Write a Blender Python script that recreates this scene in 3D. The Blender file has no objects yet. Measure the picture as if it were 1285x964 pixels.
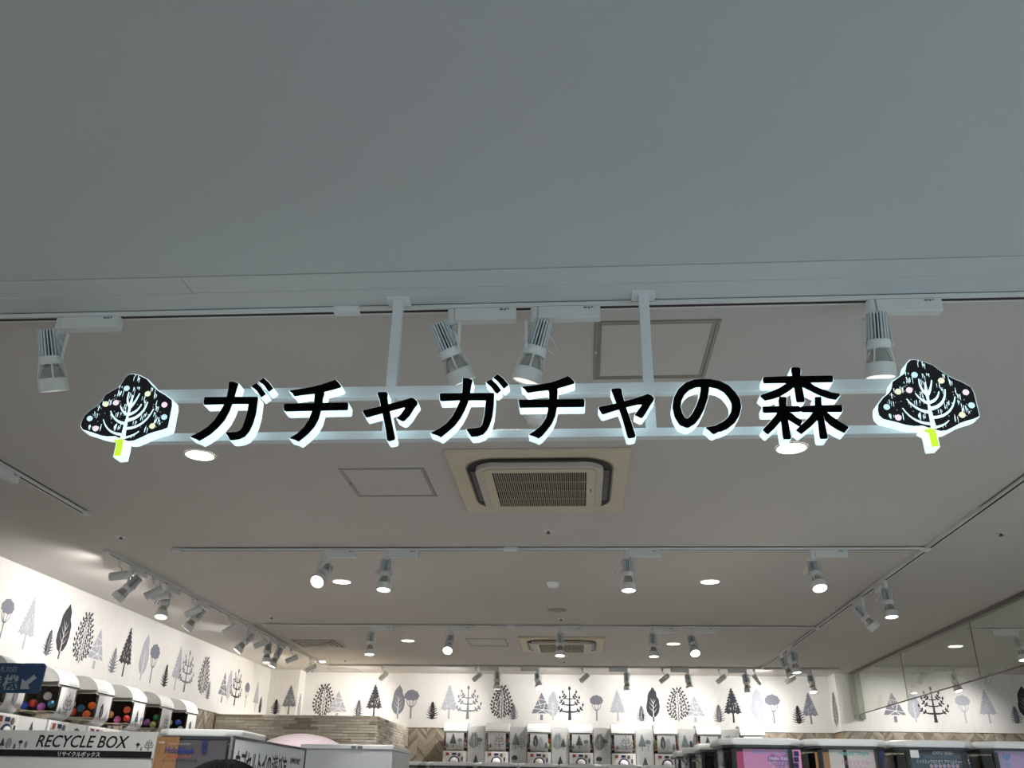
import bpy, bmesh, math, random
import numpy as np
from mathutils import Vector, Matrix
from mathutils.geometry import tessellate_polygon

SC = bpy.context.scene
COL = SC.collection
rnd = random.Random(7)
PI = math.pi

# ------------------------------------------------------------------ camera
CAM_Z = 1.55
FPX, PITCH, YAW, ROLL = 1083.4, 0.446123, 0.0796900, 0.0190800
cp, sp, cy, sy = math.cos(PITCH), math.sin(PITCH), math.cos(YAW), math.sin(YAW)
FWD = Vector((-sy*cp, cy*cp, sp)); R0 = Vector((cy, sy, 0)); U0 = R0.cross(FWD)
RGT = R0*math.cos(ROLL) + U0*math.sin(ROLL); UPV = -R0*math.sin(ROLL) + U0*math.cos(ROLL)
cd = bpy.data.cameras.new('camera'); cam = bpy.data.objects.new('camera', cd); COL.objects.link(cam)
cd.sensor_fit = 'HORIZONTAL'; cd.sensor_width = 36; cd.lens = 36*FPX/1285; cd.clip_start = 0.05
m3 = Matrix((RGT, UPV, -FWD)).transposed()
cam.matrix_world = Matrix.Translation((0, 0, CAM_Z)) @ m3.to_4x4()
SC.camera = cam

# ------------------------------------------------------------------ world, exposure
w = bpy.data.worlds.new('world'); SC.world = w; w.use_nodes = True
w.node_tree.nodes['Background'].inputs[0].default_value = (0.90, 0.98, 1.0, 1)
w.node_tree.nodes['Background'].inputs[1].default_value = 0.90
SC.view_settings.view_transform = 'Standard'; SC.view_settings.look = 'None'
SC.view_settings.exposure = 0.08; SC.view_settings.gamma = 1; SC.view_settings.use_curve_mapping = False
SPOT_W, CYL_W, DOWN_W = 46.0, 27.0, 70.0

# ------------------------------------------------------------------ helpers
def P(px, py, ax, val):
    """point where the sight line of a photo pixel meets the plane axis ax = val"""
    d = FWD + RGT*((px-642.5)/FPX) - UPV*((py-482)/FPX)
    t = (val - (0, 0, CAM_Z)[ax])/d[ax]
    return Vector((0, 0, CAM_Z)) + d*t

def srgb(r, g, b):
    f = lambda c: (c/255/12.92) if c/255 <= .04045 else ((c/255+.055)/1.055)**2.4
    return (f(r), f(g), f(b), 1)

MATS = {}
def mat(name, col, rough=.5, metal=0, emit=None, es=1, noise=0, nscale=8, stretch=(1, 1, 1), coat=0, bump=0, spec=.5):
    if name in MATS: return MATS[name]
    m = bpy.data.materials.new(name); m.use_nodes = True; nt = m.node_tree
    b = nt.nodes['Principled BSDF']
    if len(col) == 3: col = srgb(*col)
    b.inputs['Base Color'].default_value = col
    b.inputs['Roughness'].default_value = rough; b.inputs['Metallic'].default_value = metal
    b.inputs['Coat Weight'].default_value = coat
    b.inputs['Specular IOR Level'].default_value = spec
    if emit:
        b.inputs['Emission Color'].default_value = emit if len(emit) == 4 else (*emit, 1)
        b.inputs['Emission Strength'].default_value = es
    if noise or bump:
        tc = nt.nodes.new('ShaderNodeTexCoord'); mp = nt.nodes.new('ShaderNodeMapping')
        mp.inputs['Scale'].default_value = stretch
        n = nt.nodes.new('ShaderNodeTexNoise'); n.inputs['Scale'].default_value = nscale; n.inputs['Detail'].default_value = 6
        nt.links.new(tc.outputs['Object'], mp.inputs[0]); nt.links.new(mp.outputs[0], n.inputs['Vector'])
        if noise:
            r = nt.nodes.new('ShaderNodeValToRGB')
            r.color_ramp.elements[0].position = .3; r.color_ramp.elements[1].position = .7
            r.color_ramp.elements[0].color = tuple(c*(1-noise) for c in col[:3])+(1,)
            r.color_ramp.elements[1].color = tuple(min(1, c*(1+noise*.3)) for c in col[:3])+(1,)
            nt.links.new(n.outputs[0], r.inputs[0]); nt.links.new(r.outputs[0], b.inputs['Base Color'])
        if bump:
            bp = nt.nodes.new('ShaderNodeBump'); bp.inputs['Strength'].default_value = bump; bp.inputs['Distance'].default_value = .002
            nt.links.new(n.outputs[0], bp.inputs['Height']); nt.links.new(bp.outputs[0], b.inputs['Normal'])
    MATS[name] = m; return m

def glassmat(name, tint, refl=.12, rough=.02, diff=0.0, dcol=(1, 1, 1, 1)):
    if name in MATS: return MATS[name]
    m = bpy.data.materials.new(name); m.use_nodes = True; nt = m.node_tree; nt.nodes.clear()
    o = nt.nodes.new('ShaderNodeOutputMaterial'); t = nt.nodes.new('ShaderNodeBsdfTransparent'); g = nt.nodes.new('ShaderNodeBsdfGlossy')
    t.inputs[0].default_value = tint; g.inputs['Roughness'].default_value = rough
    fr = nt.nodes.new('ShaderNodeFresnel'); fr.inputs[0].default_value = 1.45
    mx = nt.nodes.new('ShaderNodeMixShader'); ge = nt.nodes.new('ShaderNodeNewGeometry')
    iv = nt.nodes.new('ShaderNodeMath'); iv.operation = 'SUBTRACT'; iv.inputs[0].default_value = 1; nt.links.new(ge.outputs['Backfacing'], iv.inputs[1])
    ml = nt.nodes.new('ShaderNodeMath'); ml.operation = 'MULTIPLY'; nt.links.new(iv.outputs[0], ml.inputs[0]); nt.links.new(fr.outputs[0], ml.inputs[1])
    nt.links.new(ml.outputs[0], mx.inputs[0]); nt.links.new(t.outputs[0], mx.inputs[1]); nt.links.new(g.outputs[0], mx.inputs[2])
    out = mx.outputs[0]
    if diff:
        d = nt.nodes.new('ShaderNodeBsdfDiffuse'); d.inputs[0].default_value = dcol
        m2 = nt.nodes.new('ShaderNodeMixShader'); m2.inputs[0].default_value = diff
        nt.links.new(out, m2.inputs[1]); nt.links.new(d.outputs[0], m2.inputs[2]); out = m2.outputs[0]
    nt.links.new(out, o.inputs[0]); MATS[name] = m; return m

class MB:
    def __init__(s): s.v = []; s.f = []; s.mi = []
    def add(s, vs, fs, mi=0, M=None):
        k = len(s.v)
        for q in vs:
            q = Vector(q); s.v.append(tuple(M @ q) if M else tuple(q))
        for f in fs: s.f.append(tuple(k+i for i in f)); s.mi.append(mi)
        return s
    def box(s, x0, x1, y0, y1, z0, z1, mi=0, M=None):
        vs = [(x, y, z) for z in (z0, z1) for y in (y0, y1) for x in (x0, x1)]
        return s.add(vs, [(0, 2, 3, 1), (4, 5, 7, 6), (0, 1, 5, 4), (2, 6, 7, 3), (0, 4, 6, 2), (1, 3, 7, 5)], mi, M)
    def lathe(s, prof, n=24, mi=0, M=None, cap0=True, cap1=True):
        vs = []; fs = []
        for r, z in prof:
            for i in range(n): a = 2*PI*i/n; vs.append((r*math.cos(a), r*math.sin(a), z))
        for j in range(len(prof)-1):
            for i in range(n): i2 = (i+1) % n; fs.append((j*n+i, j*n+i2, (j+1)*n+i2, (j+1)*n+i))
        if cap0: fs.append(tuple(range(n))[::-1])
        if cap1: fs.append(tuple((len(prof)-1)*n+i for i in range(n)))
        return s.add(vs, fs, mi, M)
    def tube(s, pts, r, n=8, mi=0):
        pts = [Vector(p) for p in pts]; rr = r if isinstance(r, (list, tuple)) else [r]*len(pts)
        vs = []; fs = []; up = Vector((0.13, .31, .94))
        for k, p in enumerate(pts):
            t = (pts[min(k+1, len(pts)-1)]-pts[max(k-1, 0)]).normalized()
            a = t.cross(up).normalized(); b = t.cross(a)
            for i in range(n): q = 2*PI*i/n; vs.append(p+(a*math.cos(q)+b*math.sin(q))*rr[k])
        for j in range(len(pts)-1):
            for i in range(n): i2 = (i+1) % n; fs.append((j*n+i, j*n+i2, (j+1)*n+i2, (j+1)*n+i))
        fs.append(tuple(range(n))[::-1]); fs.append(tuple((len(pts)-1)*n+i for i in range(n)))
        return s.add(vs, fs, mi)
    def bar(s, a, b, w, h, mi=0):
        a = Vector(a); b = Vector(b); t = (b-a).normalized()
        up = Vector((0, 0, 1)) if abs(t.z) < .9 else Vector((0, 1, 0))
        x = t.cross(up).normalized()*w/2; z = x.normalized().cross(t)*h/2
        vs = [a-x-z, a+x-z, a+x+z, a-x+z, b-x-z, b+x-z, b+x+z, b-x+z]
        return s.add(vs, [(3, 2, 1, 0), (4, 5, 6, 7), (0, 1, 5, 4), (1, 2, 6, 5), (2, 3, 7, 6), (3, 0, 4, 7)], mi)
    def extrude(s, loops, d0, d1, frame=None, mi=0, sides=True, back=True):
        """loops of 2D points -> solid between depth d0 and d1 in frame (O,U,V,N)"""
        O, U, V, N = frame or (Vector((0, 0, 0)), Vector((1, 0, 0)), Vector((0, 1, 0)), Vector((0, 0, 1)))
        flat = [p for l in loops for p in l]
        tri = tessellate_polygon([[Vector((p[0], p[1], 0)) for p in l] for l in loops])
        f = [O+U*p[0]+V*p[1]+N*d0 for p in flat]; b = [O+U*p[0]+V*p[1]+N*d1 for p in flat]
        n = len(flat); fs = [tuple(t) for t in tri]
        if back: fs += [tuple(i+n for i in t[::-1]) for t in tri]
        if sides:
            k = 0
            for l in loops:
                m = len(l)
                for i in range(m): j = (i+1) % m; fs.append((k+i, k+j, n+k+j, n+k+i))
                k += m
        return s.add(f+(b if (back or sides) else []), fs, mi)
    def mesh(s, name, mats, smooth=False):
        me = bpy.data.meshes.new(name); me.from_pydata(s.v, [], s.f)
        for m in (mats if isinstance(mats, (list, tuple)) else [mats]): me.materials.append(m)
        me.polygons.foreach_set('material_index', s.mi)
        bm = bmesh.new(); bm.from_mesh(me); bmesh.ops.recalc_face_normals(bm, faces=bm.faces); bm.to_mesh(me); bm.free()
        if smooth:
            me.polygons.foreach_set('use_smooth', [True]*len(me.polygons))
            me.set_sharp_from_angle(angle=math.radians(38))
        me.update(); return me
    def build(s, name, mats, parent=None, smooth=False, bevel=0, seg=2, M=None):
        o = link(name, s.mesh(name, mats, smooth or bevel > 0), parent, M)
        if bevel:
            b = o.modifiers.new('bevel', 'BEVEL'); b.width = bevel; b.segments = seg; b.limit_method = 'ANGLE'
        return o

def link(name, data, parent=None, M=None):
    o = bpy.data.objects.new(name, data); COL.objects.link(o)
    if parent: o.parent = parent
    if M is not None: o.matrix_local = M
    return o
def tag(o, label, cat, group=None):
    o['label'] = label; o['category'] = cat
    if group: o['group'] = group
    return o
def thing(name, label, cat, loc=(0, 0, 0), group=None, rz=0):
    o = link(name, None); o.location = loc; o.rotation_euler.z = rz; o.empty_display_size = .1
    return tag(o, label, cat, group)
def structure(o): o['kind'] = 'structure'; return o
def stuff(o): o['kind'] = 'stuff'; return o
def box_(name, x0, x1, y0, y1, z0, z1, m, parent=None, bevel=0):
    return MB().box(x0, x1, y0, y1, z0, z1).build(name, m, parent, bevel=bevel)

# ------------------------------------------------------------------ materials
M_ceil = mat('ceiling_paint', (194, 190, 185), .9, bump=.15, nscale=60)
M_corr = mat('corridor_ceiling_paint', (192, 196, 195), .9, bump=.1, nscale=60)
M_trim = mat('trim_paint', (196, 200, 199), .45)
M_wallp = mat('cream_wallpaper', (225, 223, 220), .8, noise=.07, nscale=16, stretch=(5, 5, .6))
M_floor = mat('floor_vinyl', (134, 131, 128), .35, noise=.06, nscale=3)
M_white = mat('white_powder_coat', (212, 216, 218), .4)
M_fix = mat('fixture_grey_white', (206, 208, 206), .42)
M_fin = mat('fin_aluminium', (140, 146, 148), .35, metal=.6)
M_dark = mat('black_gap', (10, 10, 11), .6)
M_alu = mat('aluminium_edge', (142, 138, 130), .4, metal=.35)
M_beige = mat('aged_beige_plastic', (200, 190, 164), .45)
M_cream = mat('cream_plastic', (190, 184, 172), .45)
M_vent = mat('grille_beige', (136, 130, 108), .5)
M_lens = mat('lit_lens', (255, 255, 255), .4, emit=(1, .95, .86), es=6)
M_lensdim = mat('dim_lens', (200, 200, 200), .4, emit=(1, .93, .88), es=.85)
M_refl = mat('reflector_chrome', (190, 190, 186), .18, metal=.85)
M_inkD = mat('ink_dark', (52, 52, 60), .8, noise=.25, nscale=40)
M_inkM = mat('ink_mid', (122, 124, 136), .8, noise=.15, nscale=40)
M_inkL = mat('ink_light', (172, 174, 184), .8, noise=.08, nscale=40)
M_inkG = mat('ink_green_grey', (118, 134, 134), .8)
M_inkGD = mat('ink_dark_green_grey', (66, 78, 78), .8)
INK = {'D': M_inkD, 'M': M_inkM, 'L': M_inkL, 'G': M_inkG, 'K': M_inkGD}
M_glow = mat('lit_white_acrylic', (225, 235, 238), .4, emit=(.66, .92, .98), es=.95)
M_black = mat('black_acrylic', (1, 1, 2), .6, spec=.05)
M_lime = mat('lime_acrylic', (190, 220, 40), .4, emit=(.52, .75, .04), es=.85)
M_plast = mat('white_plastic', (236, 237, 235), .3, coat=.3)
M_black2 = mat('black_plastic', (16, 16, 18), .3)
M_glass = glassmat('barrier_glass', (.965, .98, .955, 1), diff=.10, dcol=(.75, .82, .72, 1))  # diffuse share puts a pale green haze into the clear panes
M_clear = glassmat('clear_plastic', (.95, .95, .95, 1))
M_smoke = glassmat('smoked_plastic', (.93, .94, .95, 1))

# ------------------------------------------------------------------ the setting
CZ = 3.05; XL = -4.14; YB = 12.2; YP = 11.82
structure(box_('floor', -7, 9, -6, 13, -.1, 0, M_floor))
structure(box_('ceiling', XL-.2, 9, 2.43, 13, CZ, CZ+.1, M_ceil))
structure(box_('ceiling', -9, 9.5, -6, 2.285, CZ, CZ+.1, M_corr))['label'] = 'wide smooth grey ceiling of the mall corridor'
structure(box_('trim_1', -9, 9.5, 2.280, 2.292, CZ+.006, CZ+.1, M_trim))
# soffit boards between corridor and shop, joints left open
xs = [-9, -5.5, P(236, 360, 2, CZ).x, 2.6, 6, 9.5]
soff = structure(box_('trim_2', -9, 9.5, 2.292, 2.43, CZ+.02, CZ+.1, M_alu))
for a, b in zip(xs[:-1], xs[1:]):
    box_('panel', a+.0012, b-.0012, 2.290, 2.385, CZ-.002, CZ+.03, M_trim, soff, bevel=.0015)
box_('panel', -9, 9.5, 2.3855, 2.486, CZ-.004, CZ+.03, M_trim, soff, bevel=.001)

ZW = 2.36
wl = structure(box_('wall_left', XL-.15, XL, 2.43, YB+.1, ZW, CZ, M_wallp))
wb = structure(box_('wall_back', -3.74, 3.26, YB, YB+.15, ZW, CZ, M_wallp))
wp = structure(box_('wall_back_left', XL, -3.74, 11.93, YB+.15, ZW, CZ, M_wallp))
wr = structure(box_('wall_back_right', 3.26, 9, YP, YB+.15, ZW, CZ, M_wallp))
structure(box_('wall_left_lower', XL-.15, XL-.02, 2.43, YB+.1, 0, ZW, mat('lower_wall', (150, 134, 112), .8)))
structure(box_('wall_back_lower', XL-.15, 9, YB+.02, YB+.15, 0, ZW, MATS['lower_wall']))
structure(box_('wall_back_lower', 3.28, 9, YP+.02, YB+.02, 0, ZW, MATS['lower_wall']))
structure(box_('wall_right', 9, 9.15, 2.43, 13, 0, CZ, M_wallp))

# herringbone timber cladding: strips of planks set into a frame, one joined field each
WOODS = [mat('oak_%s' % n, c, .6, noise=.16, nscale=14, stretch=(1, 1, 4)) for n, c in
         (('pale', (178, 167, 150)), ('mid', (154, 143, 126)), ('brown', (132, 121, 106)), ('grey', (164, 155, 140)))]
def herringbone(O, U, V, N, W, H, L=.17, B=.034, name='herringbone_plank'):
    mb = MB(); a = L*math.sqrt(.5)
    # chevron columns of slanted planks clipped to the field
    nc = int(W/a)+2; nr = int(H/(B*1.414))+8
    def clip(poly):
        for ax, lim, sg in ((0, 0, 1), (0, W, -1), (1, 0, 1), (1, H, -1)):
            out = []
            for i in range(len(poly)):
                p, q = poly[i], poly[(i+1) % len(poly)]
                dp = (p[ax]-lim)*sg; dq = (q[ax]-lim)*sg
                if dp >= 0: out.append(p)
                if dp*dq < 0:
                    t = dp/(dp-dq); out.append((p[0]+(q[0]-p[0])*t, p[1]+(q[1]-p[1])*t))
            poly = out
            if len(poly) < 3: return None
        return poly
    g = .004; st = B*1.414
    for c in range(-1, nc):
        for r in range(-6, nr):
            x0 = c*a; y0 = r*st
            if c % 2: q = [(x0+g/2, y0+a), (x0+a-g/2, y0), (x0+a-g/2, y0+st-g), (x0+g/2, y0+a+st-g)]
            else: q = [(x0+g/2, y0), (x0+a-g/2, y0+a), (x0+a-g/2, y0+a+st-g), (x0+g/2, y0+st-g)]
            q = clip(q)
            if not q: continue
            mb.extrude([q], -.004, rnd.uniform(.006, .012), (O, U, V, N), rnd.randrange(4), back=True)
    return stuff(mb.build(name, WOODS))
def V3(*a): return Vector(a)
X3, Y3, Z3 = V3(1, 0, 0), V3(0, 1, 0), V3(0, 0, 1)
def clad(par, *a):
    o = herringbone(*a); o.parent = par; return o
ld = [o for o in COL.objects if o.name.startswith('wall_')]
gl = {o.name: o for o in ld}
clad(gl['wall_left_lower'], V3(XL-.02, 2.6, 0), Y3, Z3, X3, 9.6, ZW-.004)
clad(gl['wall_back_lower'], V3(-2.26, YB+.02, 0), X3, Z3, -Y3, 5.5, ZW-.004)
clad(gl['wall_back_lower.001'], V3(3.28, YP+.02, 0), X3, Z3, -Y3, 3.9, ZW-.004)

# brick-faced booth in the back left corner
BR = [mat('brick_%s' % n, c, .85, noise=.15, nscale=20) for n, c in
      (('cream', (208, 200, 186)), ('sand', (192, 183, 166)), ('brown', (158, 147, 131)), ('tan', (200, 191, 175)), ('pale', (214, 208, 196)))]
booth = structure(box_('wall_booth', XL+.001, -2.272, 10.262, YB, 0, 2.345, mat('mortar', (186, 177, 160), .9)))
def brickface(O, U, N, W, H):
    mb = MB(); z = H; rh = .031; g = .005
    while z > 1.5:
        x = -rnd.uniform(0, .15)
        while x < W:
            l = rnd.choice((.10, .15, .2, .24)); a = max(0, x); b = min(W, x+l-g)
            if b-a > .01:
                mb.extrude([[(a, z-rh+g), (b, z-rh+g), (b, z), (a, z)]], 0, rnd.uniform(.006, .014), (O, U, Z3, N), rnd.choice((0, 0, 1, 1, 2, 3, 3, 4)), back=True)
            x += l
        z -= rh
    return mb
o = stuff(brickface(V3(XL+.004, 10.262, 0), X3, -Y3, 1.864, 2.345).build('brick', BR, booth))
o = stuff(brickface(V3(-2.272, 10.262, 0), Y3, X3, 1.93, 2.345).build('brick', BR, booth))

# ------------------------------------------------------------------ printed forest of the wallpaper
def jag(pts, amp, n, r):
    out = []
    for i in range(len(pts)):
        a = Vector(pts[i]); b = Vector(pts[(i+1) % len(pts)])
        t = b-a; nn = Vector((-t.y, t.x)).normalized() if t.length else Vector((0, 0))
        k = max(1, int(n*t.length))
        for j in range(k): out.append(tuple(a+t*(j/k)+(nn*r.uniform(-amp, amp) if j else nn*0)))
    return out
def leaf(c, ang, l, wd):
    u = Vector((math.cos(ang), math.sin(ang))); v = Vector((-u.y, u.x)); c = Vector(c)
    return [tuple(c+u*l*a+v*wd*b) for a, b in ((0, 0), (.3, .5), (.65, .42), (1, 0), (.65, -.42), (.3, -.5))]
def curve_poly(pts, w0, w1):
    pts = [Vector(p) for p in pts]; L = []; Rr = []
    for i, p in enumerate(pts):
        t = (pts[min(i+1, len(pts)-1)]-pts[max(i-1, 0)]).normalized(); n = Vector((-t.y, t.x))
        wv = (w0+(w1-w0)*i/(len(pts)-1))/2
        L.append(tuple(p+n*wv)); Rr.append(tuple(p-n*wv))
    return L+Rr[::-1]
def bez(a, b, c, n=7):
    a, b, c = Vector(a), Vector(b), Vector(c)
    return [tuple(a*(1-t)**2+b*2*t*(1-t)+c*t*t) for t in [i/n for i in range(n+1)]]
def pr_fir(r):
    L = []; n = 9
    side = []
    for i in range(n):
        t = i/n; y = 1-.76*t; x = .26*t**.9
        side += [(x+.004, y), (x+.035+r.uniform(0, .02), y-.055), (x-.012, y-.05)]
    side = side[:-1]
    bottom = [(.28-.07*k, .25+(.035 if k % 2 else -.01)) for k in range(1, 8)]
    pts = [(0, 1)]+side+bottom+[(-x-r.uniform(0, .01), y) for x, y in side[::-1]]
    cuts = []
    for k in range(16):
        x = r.uniform(-.16, .16); y = r.uniform(.3, .62)
        if abs(x) < .25*(1-y)+.02: cuts.append(curve_poly([(x, y), (x+r.uniform(-.01, .01), y+r.uniform(.04, .08))], .003, .013))
    return [pts, [(-.028, -.0), (.032, 0), (.026, .27), (-.022, .27)]], cuts
def pr_broad(r):
    pts = jag([(0, 1), (.07, .91), (.11, .85), (.12, .74), (.19, .62), (.2, .42), (.17, .27), (.09, .16), (.02, .12), (-.03, .12), (-.12, .17), (-.2, .3), (-.21, .42), (-.17, .6), (-.16, .75), (-.09, .88), (-.05, .92)], .006, 30, r)
    ink = [pts, curve_poly([(0, 0), (.0, .15), (.0, .2)], .045, .03)]
    cut = [curve_poly([(0, .13), (.0, .4), (.005, .66)], .03, .006)]
    for y, s, l in ((.25, 1, .12), (.3, -1, .13), (.38, 1, .12), (.43, -1, .11), (.5, 1, .08), (.54, -1, .08)):
        cut.append(curve_poly(bez((0, y), (s*l*.5, y+.04), (s*l, y+.14)), .016, .004))
    return ink, cut
def pr_lolly(r):
    pts = []
    for i in range(40):
        a = 2*PI*i/40; k = 1+.05*math.sin(a*9+1)+r.uniform(-.02, .02)
        pts.append((.27*math.cos(a)*k, .8+.185*math.sin(a)*k+(-.03*abs(math.cos(a)))))
    ink = [pts, curve_poly([(0, 0), (0, .42)], .05, .04)]
    for s, t in ((-1, .17), (-1, .07), (1, .07), (1, .17)):
        ink.append(curve_poly(bez((0, .38), (s*t*1.1, .45), (s*t, .68)), .026, .02))
    return ink, []
def pr_fern(r):
    R = lambda y: .16*max(0, min(1, y/.2))**.5*max(0, 1-y)**.6
    right = [(R(y/20), y/20) for y in range(1, 20)]
    ink = [right+[(0, .97)]+[(-x, y) for x, y in right[::-1]]+[(-.03, 0), (.03, 0)], leaf((0, .88), PI/2, .12, .05)]
    for k in range(8):
        y = .06+k*.11
        for s in (-1, 1):
            x = R(y)*.6*s; a = .25+k*.09+r.uniform(-.1, .1)
            L = (.27, .30, .29, .27, .23, .19, .14, .09)[k]
            ink.append(curve_poly([(x, y), (x+s*L*math.cos(a), y+L*math.sin(a))], .07, .022))
            ink.append(curve_poly([(x, y+.05), (x+s*L*.6*math.cos(a+.5), y+.05+L*.75*math.sin(a+.5))], .05, .018))
    cut = []
    for k in range(9):
        x = r.uniform(-.12, .12); y = r.uniform(.15, .6)
        cut.append(curve_poly([(x, y), (x*1.5, y+.07)], .004, .014))
    return ink, cut
def pr_leafy(r):
    ink = [curve_poly([(0, 0), (.01, .5), (0, .93)], .022, .008)]
    for k in range(8):
        y = .04+k*.105; wv = (.24, .28, .29, .27, .23, .19, .14, .08)[k]
        for s in (-1, 1):
            yo = y+(.03 if s > 0 else 0)
            b = bez((0, yo), (s*wv*.55, yo+.03), (s*wv, yo+.13), 8); ink.append(curve_poly(b, .012, .006))
            ink.append(leaf(b[8], PI/2-s*.75, .10, .055))
            for q in ((2, 4, 6) if wv > .2 else (3, 6)):
                ink.append(leaf(b[q], PI/2-s*.3+r.uniform(-.3, .3), .085, .046))
                if q != 4: ink.append(leaf(b[q], -.2 if s > 0 else PI+.2, .07, .04))
    ink.append(leaf((0, .9), PI/2, .11, .055))
    return ink, []
def pr_tri(r):
    ink = [[(0, 1), (.38, .24), (-.38, .24)], [(-.055, 0), (.055, 0), (.05, .2), (-.05, .2)]]
    cut = [curve_poly(p, .022, .022) for p in ([(-.2, .78), (.2, .7)], [(-.3, .5), (.3, .64)], [(-.4, .43), (.4, .33)], [(-.07, .58), (-.14, .8)], [(.06, .36), (.14, .6)], [(-.2, .24), (.1, .4)], [(.02, .36), (.3, .2)], [(-.02, .46), (-.06, .6)])]
    return ink, cut
def pr_branch(r):
    ink = [curve_poly([(0, 0), (0, .3), (0, .9)], .10, .022), leaf((0, .86), PI/2, .14, .085)]
    for y, l, w_, up_ in ((.24, .40, .055, .16), (.44, .29, .042, .17), (.62, .20, .03, .15)):
        for s in (-1, 1):
            c = bez((0, y), (s*l*.75, y-.03), (s*l, y+up_), 8); ink.append(curve_poly(c, w_, .016))
            ink.append(leaf(c[8], PI/2-s*.15, .11, .06))
            for q in (4, 6):
                ink.append(leaf(c[q], PI/2+s*.15, .095, .052))
                ink.append(leaf(c[q], -s*.35 if s > 0 else PI+.35, .09, .05))
    return ink, []
KIND = dict(fir=pr_fir, broad=pr_broad, lolly=pr_lolly, fern=pr_fern, leafy=pr_leafy, tri=pr_tri, branch=pr_branch)
PCACHE = {}
def print_tree(kind, shade, base, h, U, N, parent, ground=None, stretch=1.0, name='printed_tree', lean=0):
    """flat ink figure lying on a surface; base = foot point, U = viewer's right, N = surface normal"""
    gm = ground or M_wallp
    key = (kind, shade, gm.name, rnd.randrange(3))
    if key not in PCACHE:
        r = random.Random(str(key)); ink, cut = KIND[kind](r); mb = MB()
        for p in ink: mb.extrude([p], 0, 0, None, 0, sides=False, back=False)
        for p in cut: mb.extrude([p], .0035, 0, None, 1, sides=False, back=False)
        PCACHE[key] = mb.mesh(name, [INK[shade], gm])
    off = .0015+rnd.uniform(0, .001)
    Mx = Matrix.Identity(4)
    V = Z3 if abs(N.z) < .5 else Y3
    for i in range(3):
        Mx[i][0] = U[i]*h*stretch; Mx[i][1] = V[i]*h+U[i]*lean*h; Mx[i][2] = N[i]*.5; Mx[i][3] = (base+N*off)[i]
    o = link(name, PCACHE[key]); o.matrix_world = Mx
    if parent: o.parent = parent; o.matrix_parent_inverse = parent.matrix_world.inverted() if parent.matrix_world != Matrix.Identity(4) else Matrix.Identity(4)
    return o

BACK = [('leafy', 'D', 404, 858, 900), ('tri', 'L', 422, 867, 902), ('fern', 'M', 449, 878, 900), ('fir', 'D', 468.5, 859, 900),
 ('broad', 'M', 498.6, 859.4, 902), ('lolly', 'M', 515, 865, 902), ('fern', 'D', 542, 880, 903), ('fir', 'L', 563, 860, 902.3), ('branch', 'M', 586.5, 860, 902.5),
 ('leafy', 'D', 629, 860, 903), ('fern', 'M', 644, 883, 903.5), ('tri', 'M', 679.5, 869, 904), ('broad', 'L', 694, 867, 904), ('branch', 'D', 715, 861, 904),
 ('lolly', 'M', 749, 872, 904.7), ('fir', 'L', 775.5, 865.5, 905), ('fern', 'M', 805.5, 885, 905.6), ('broad', 'D', 820.5, 862.5, 905.8), ('leafy', 'D', 852, 862.5, 905.5),
 ('tri', 'L', 873, 873, 906.7), ('fern', 'M', 903, 884, 906.9), ('fir', 'D', 921, 863.6, 907.3), ('broad', 'L', 953, 864, 907.8), ('lolly', 'M', 972, 871, 908),
 ('fern', 'D', 1003, 885, 908.7), ('fir', 'M', 1018.5, 869.6, 908.9)]
for k, s, x, t, b in BACK:
    f = P(x, b, 1, YB); h = P(x, t, 1, YB).z-f.z
    print_tree(k, s, V3(f.x, YB, f.z), h, X3, -Y3, wb)
RIGHT = [('tri', 'M', 1124.5, 869, 906.6), ('broad', 'L', 1150, 866, 906.6), ('branch', 'D', 1175, 861, 907), ('lolly', 'L', 1213, 872, 907.6),
 ('fir', 'L', 1243, 865.6, 908), ('fern', 'M', 1277, 886, 908.5), ('broad', 'D', 1291, 861, 906), ('leafy', 'M', 1330, 862, 908), ('fir', 'D', 1365, 864, 908)]
for k, s, x, t, b in RIGHT:
    f = P(x, b, 1, YP); h = P(x, t, 1, YP).z-f.z
    print_tree(k, s, V3(f.x, YP, f.z), h, X3, -Y3, wr)
for k, s, x, t, b in (('fern', 'D', 345, 877, 896.5), ('fir', 'M', 361.5, 860, 896.5)):
    f = P(x, b, 1, 11.93); h = P(x, t, 1, 11.93).z-f.z
    print_tree(k, s, V3(f.x, 11.93, f.z), h, X3, -Y3, wp)
print_tree('leafy', 'M', V3(-3.74, 12.06, 2.40), .36, Y3, X3, wp, stretch=.6)
print_tree('leafy', 'D', V3(3.26, 12.0, 2.42), .42, -Y3, -X3, wr, stretch=.8)
LEFT = [('lolly', 'M', 10, 750, 2, 802), ('fir', 'L', 45, 749, 26.6, 815), ('fern', 'M', 65.3, 789.6, 57, 823), ('broad', 'D', 89, 758, 72, 827), ('leafy', 'D', 112.7, 768, 98, 832.7),
 ('tri', 'L', 128.6, 790, 115, 839), ('fern', 'M', 145.6, 812, 139.7, 845), ('fir', 'D', 166, 788, 152, 849), ('broad', 'L', 187, 796, 175, 854), ('lolly', 'M', 197, 808, 187, 857.5),
 ('fern', 'D', 209.6, 833, 205.6, 862.5), ('fir', 'L', 228, 811.6, 218, 866), ('branch', 'M', 239, 816, 230, 868.6), ('leafy', 'D', 259.4, 823.5, 253, 872.5), ('fern', 'M', 263, 854, 260, 878),
 ('tri', 'M', 283, 843, 277.4, 881.7), ('broad', 'L', 290, 840, 285, 883), ('branch', 'D', 300.4, 839, 293, 885.7), ('lolly', 'M', 311, 856, 307, 889), ('fir', 'L', 324, 854, 319.5, 893),
 ('fern', 'D', 328, 874, 325.5, 895), ('broad', 'D', -30, 735, -46, 790), ('leafy', 'M', -70, 720, -90, 780)]
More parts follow.
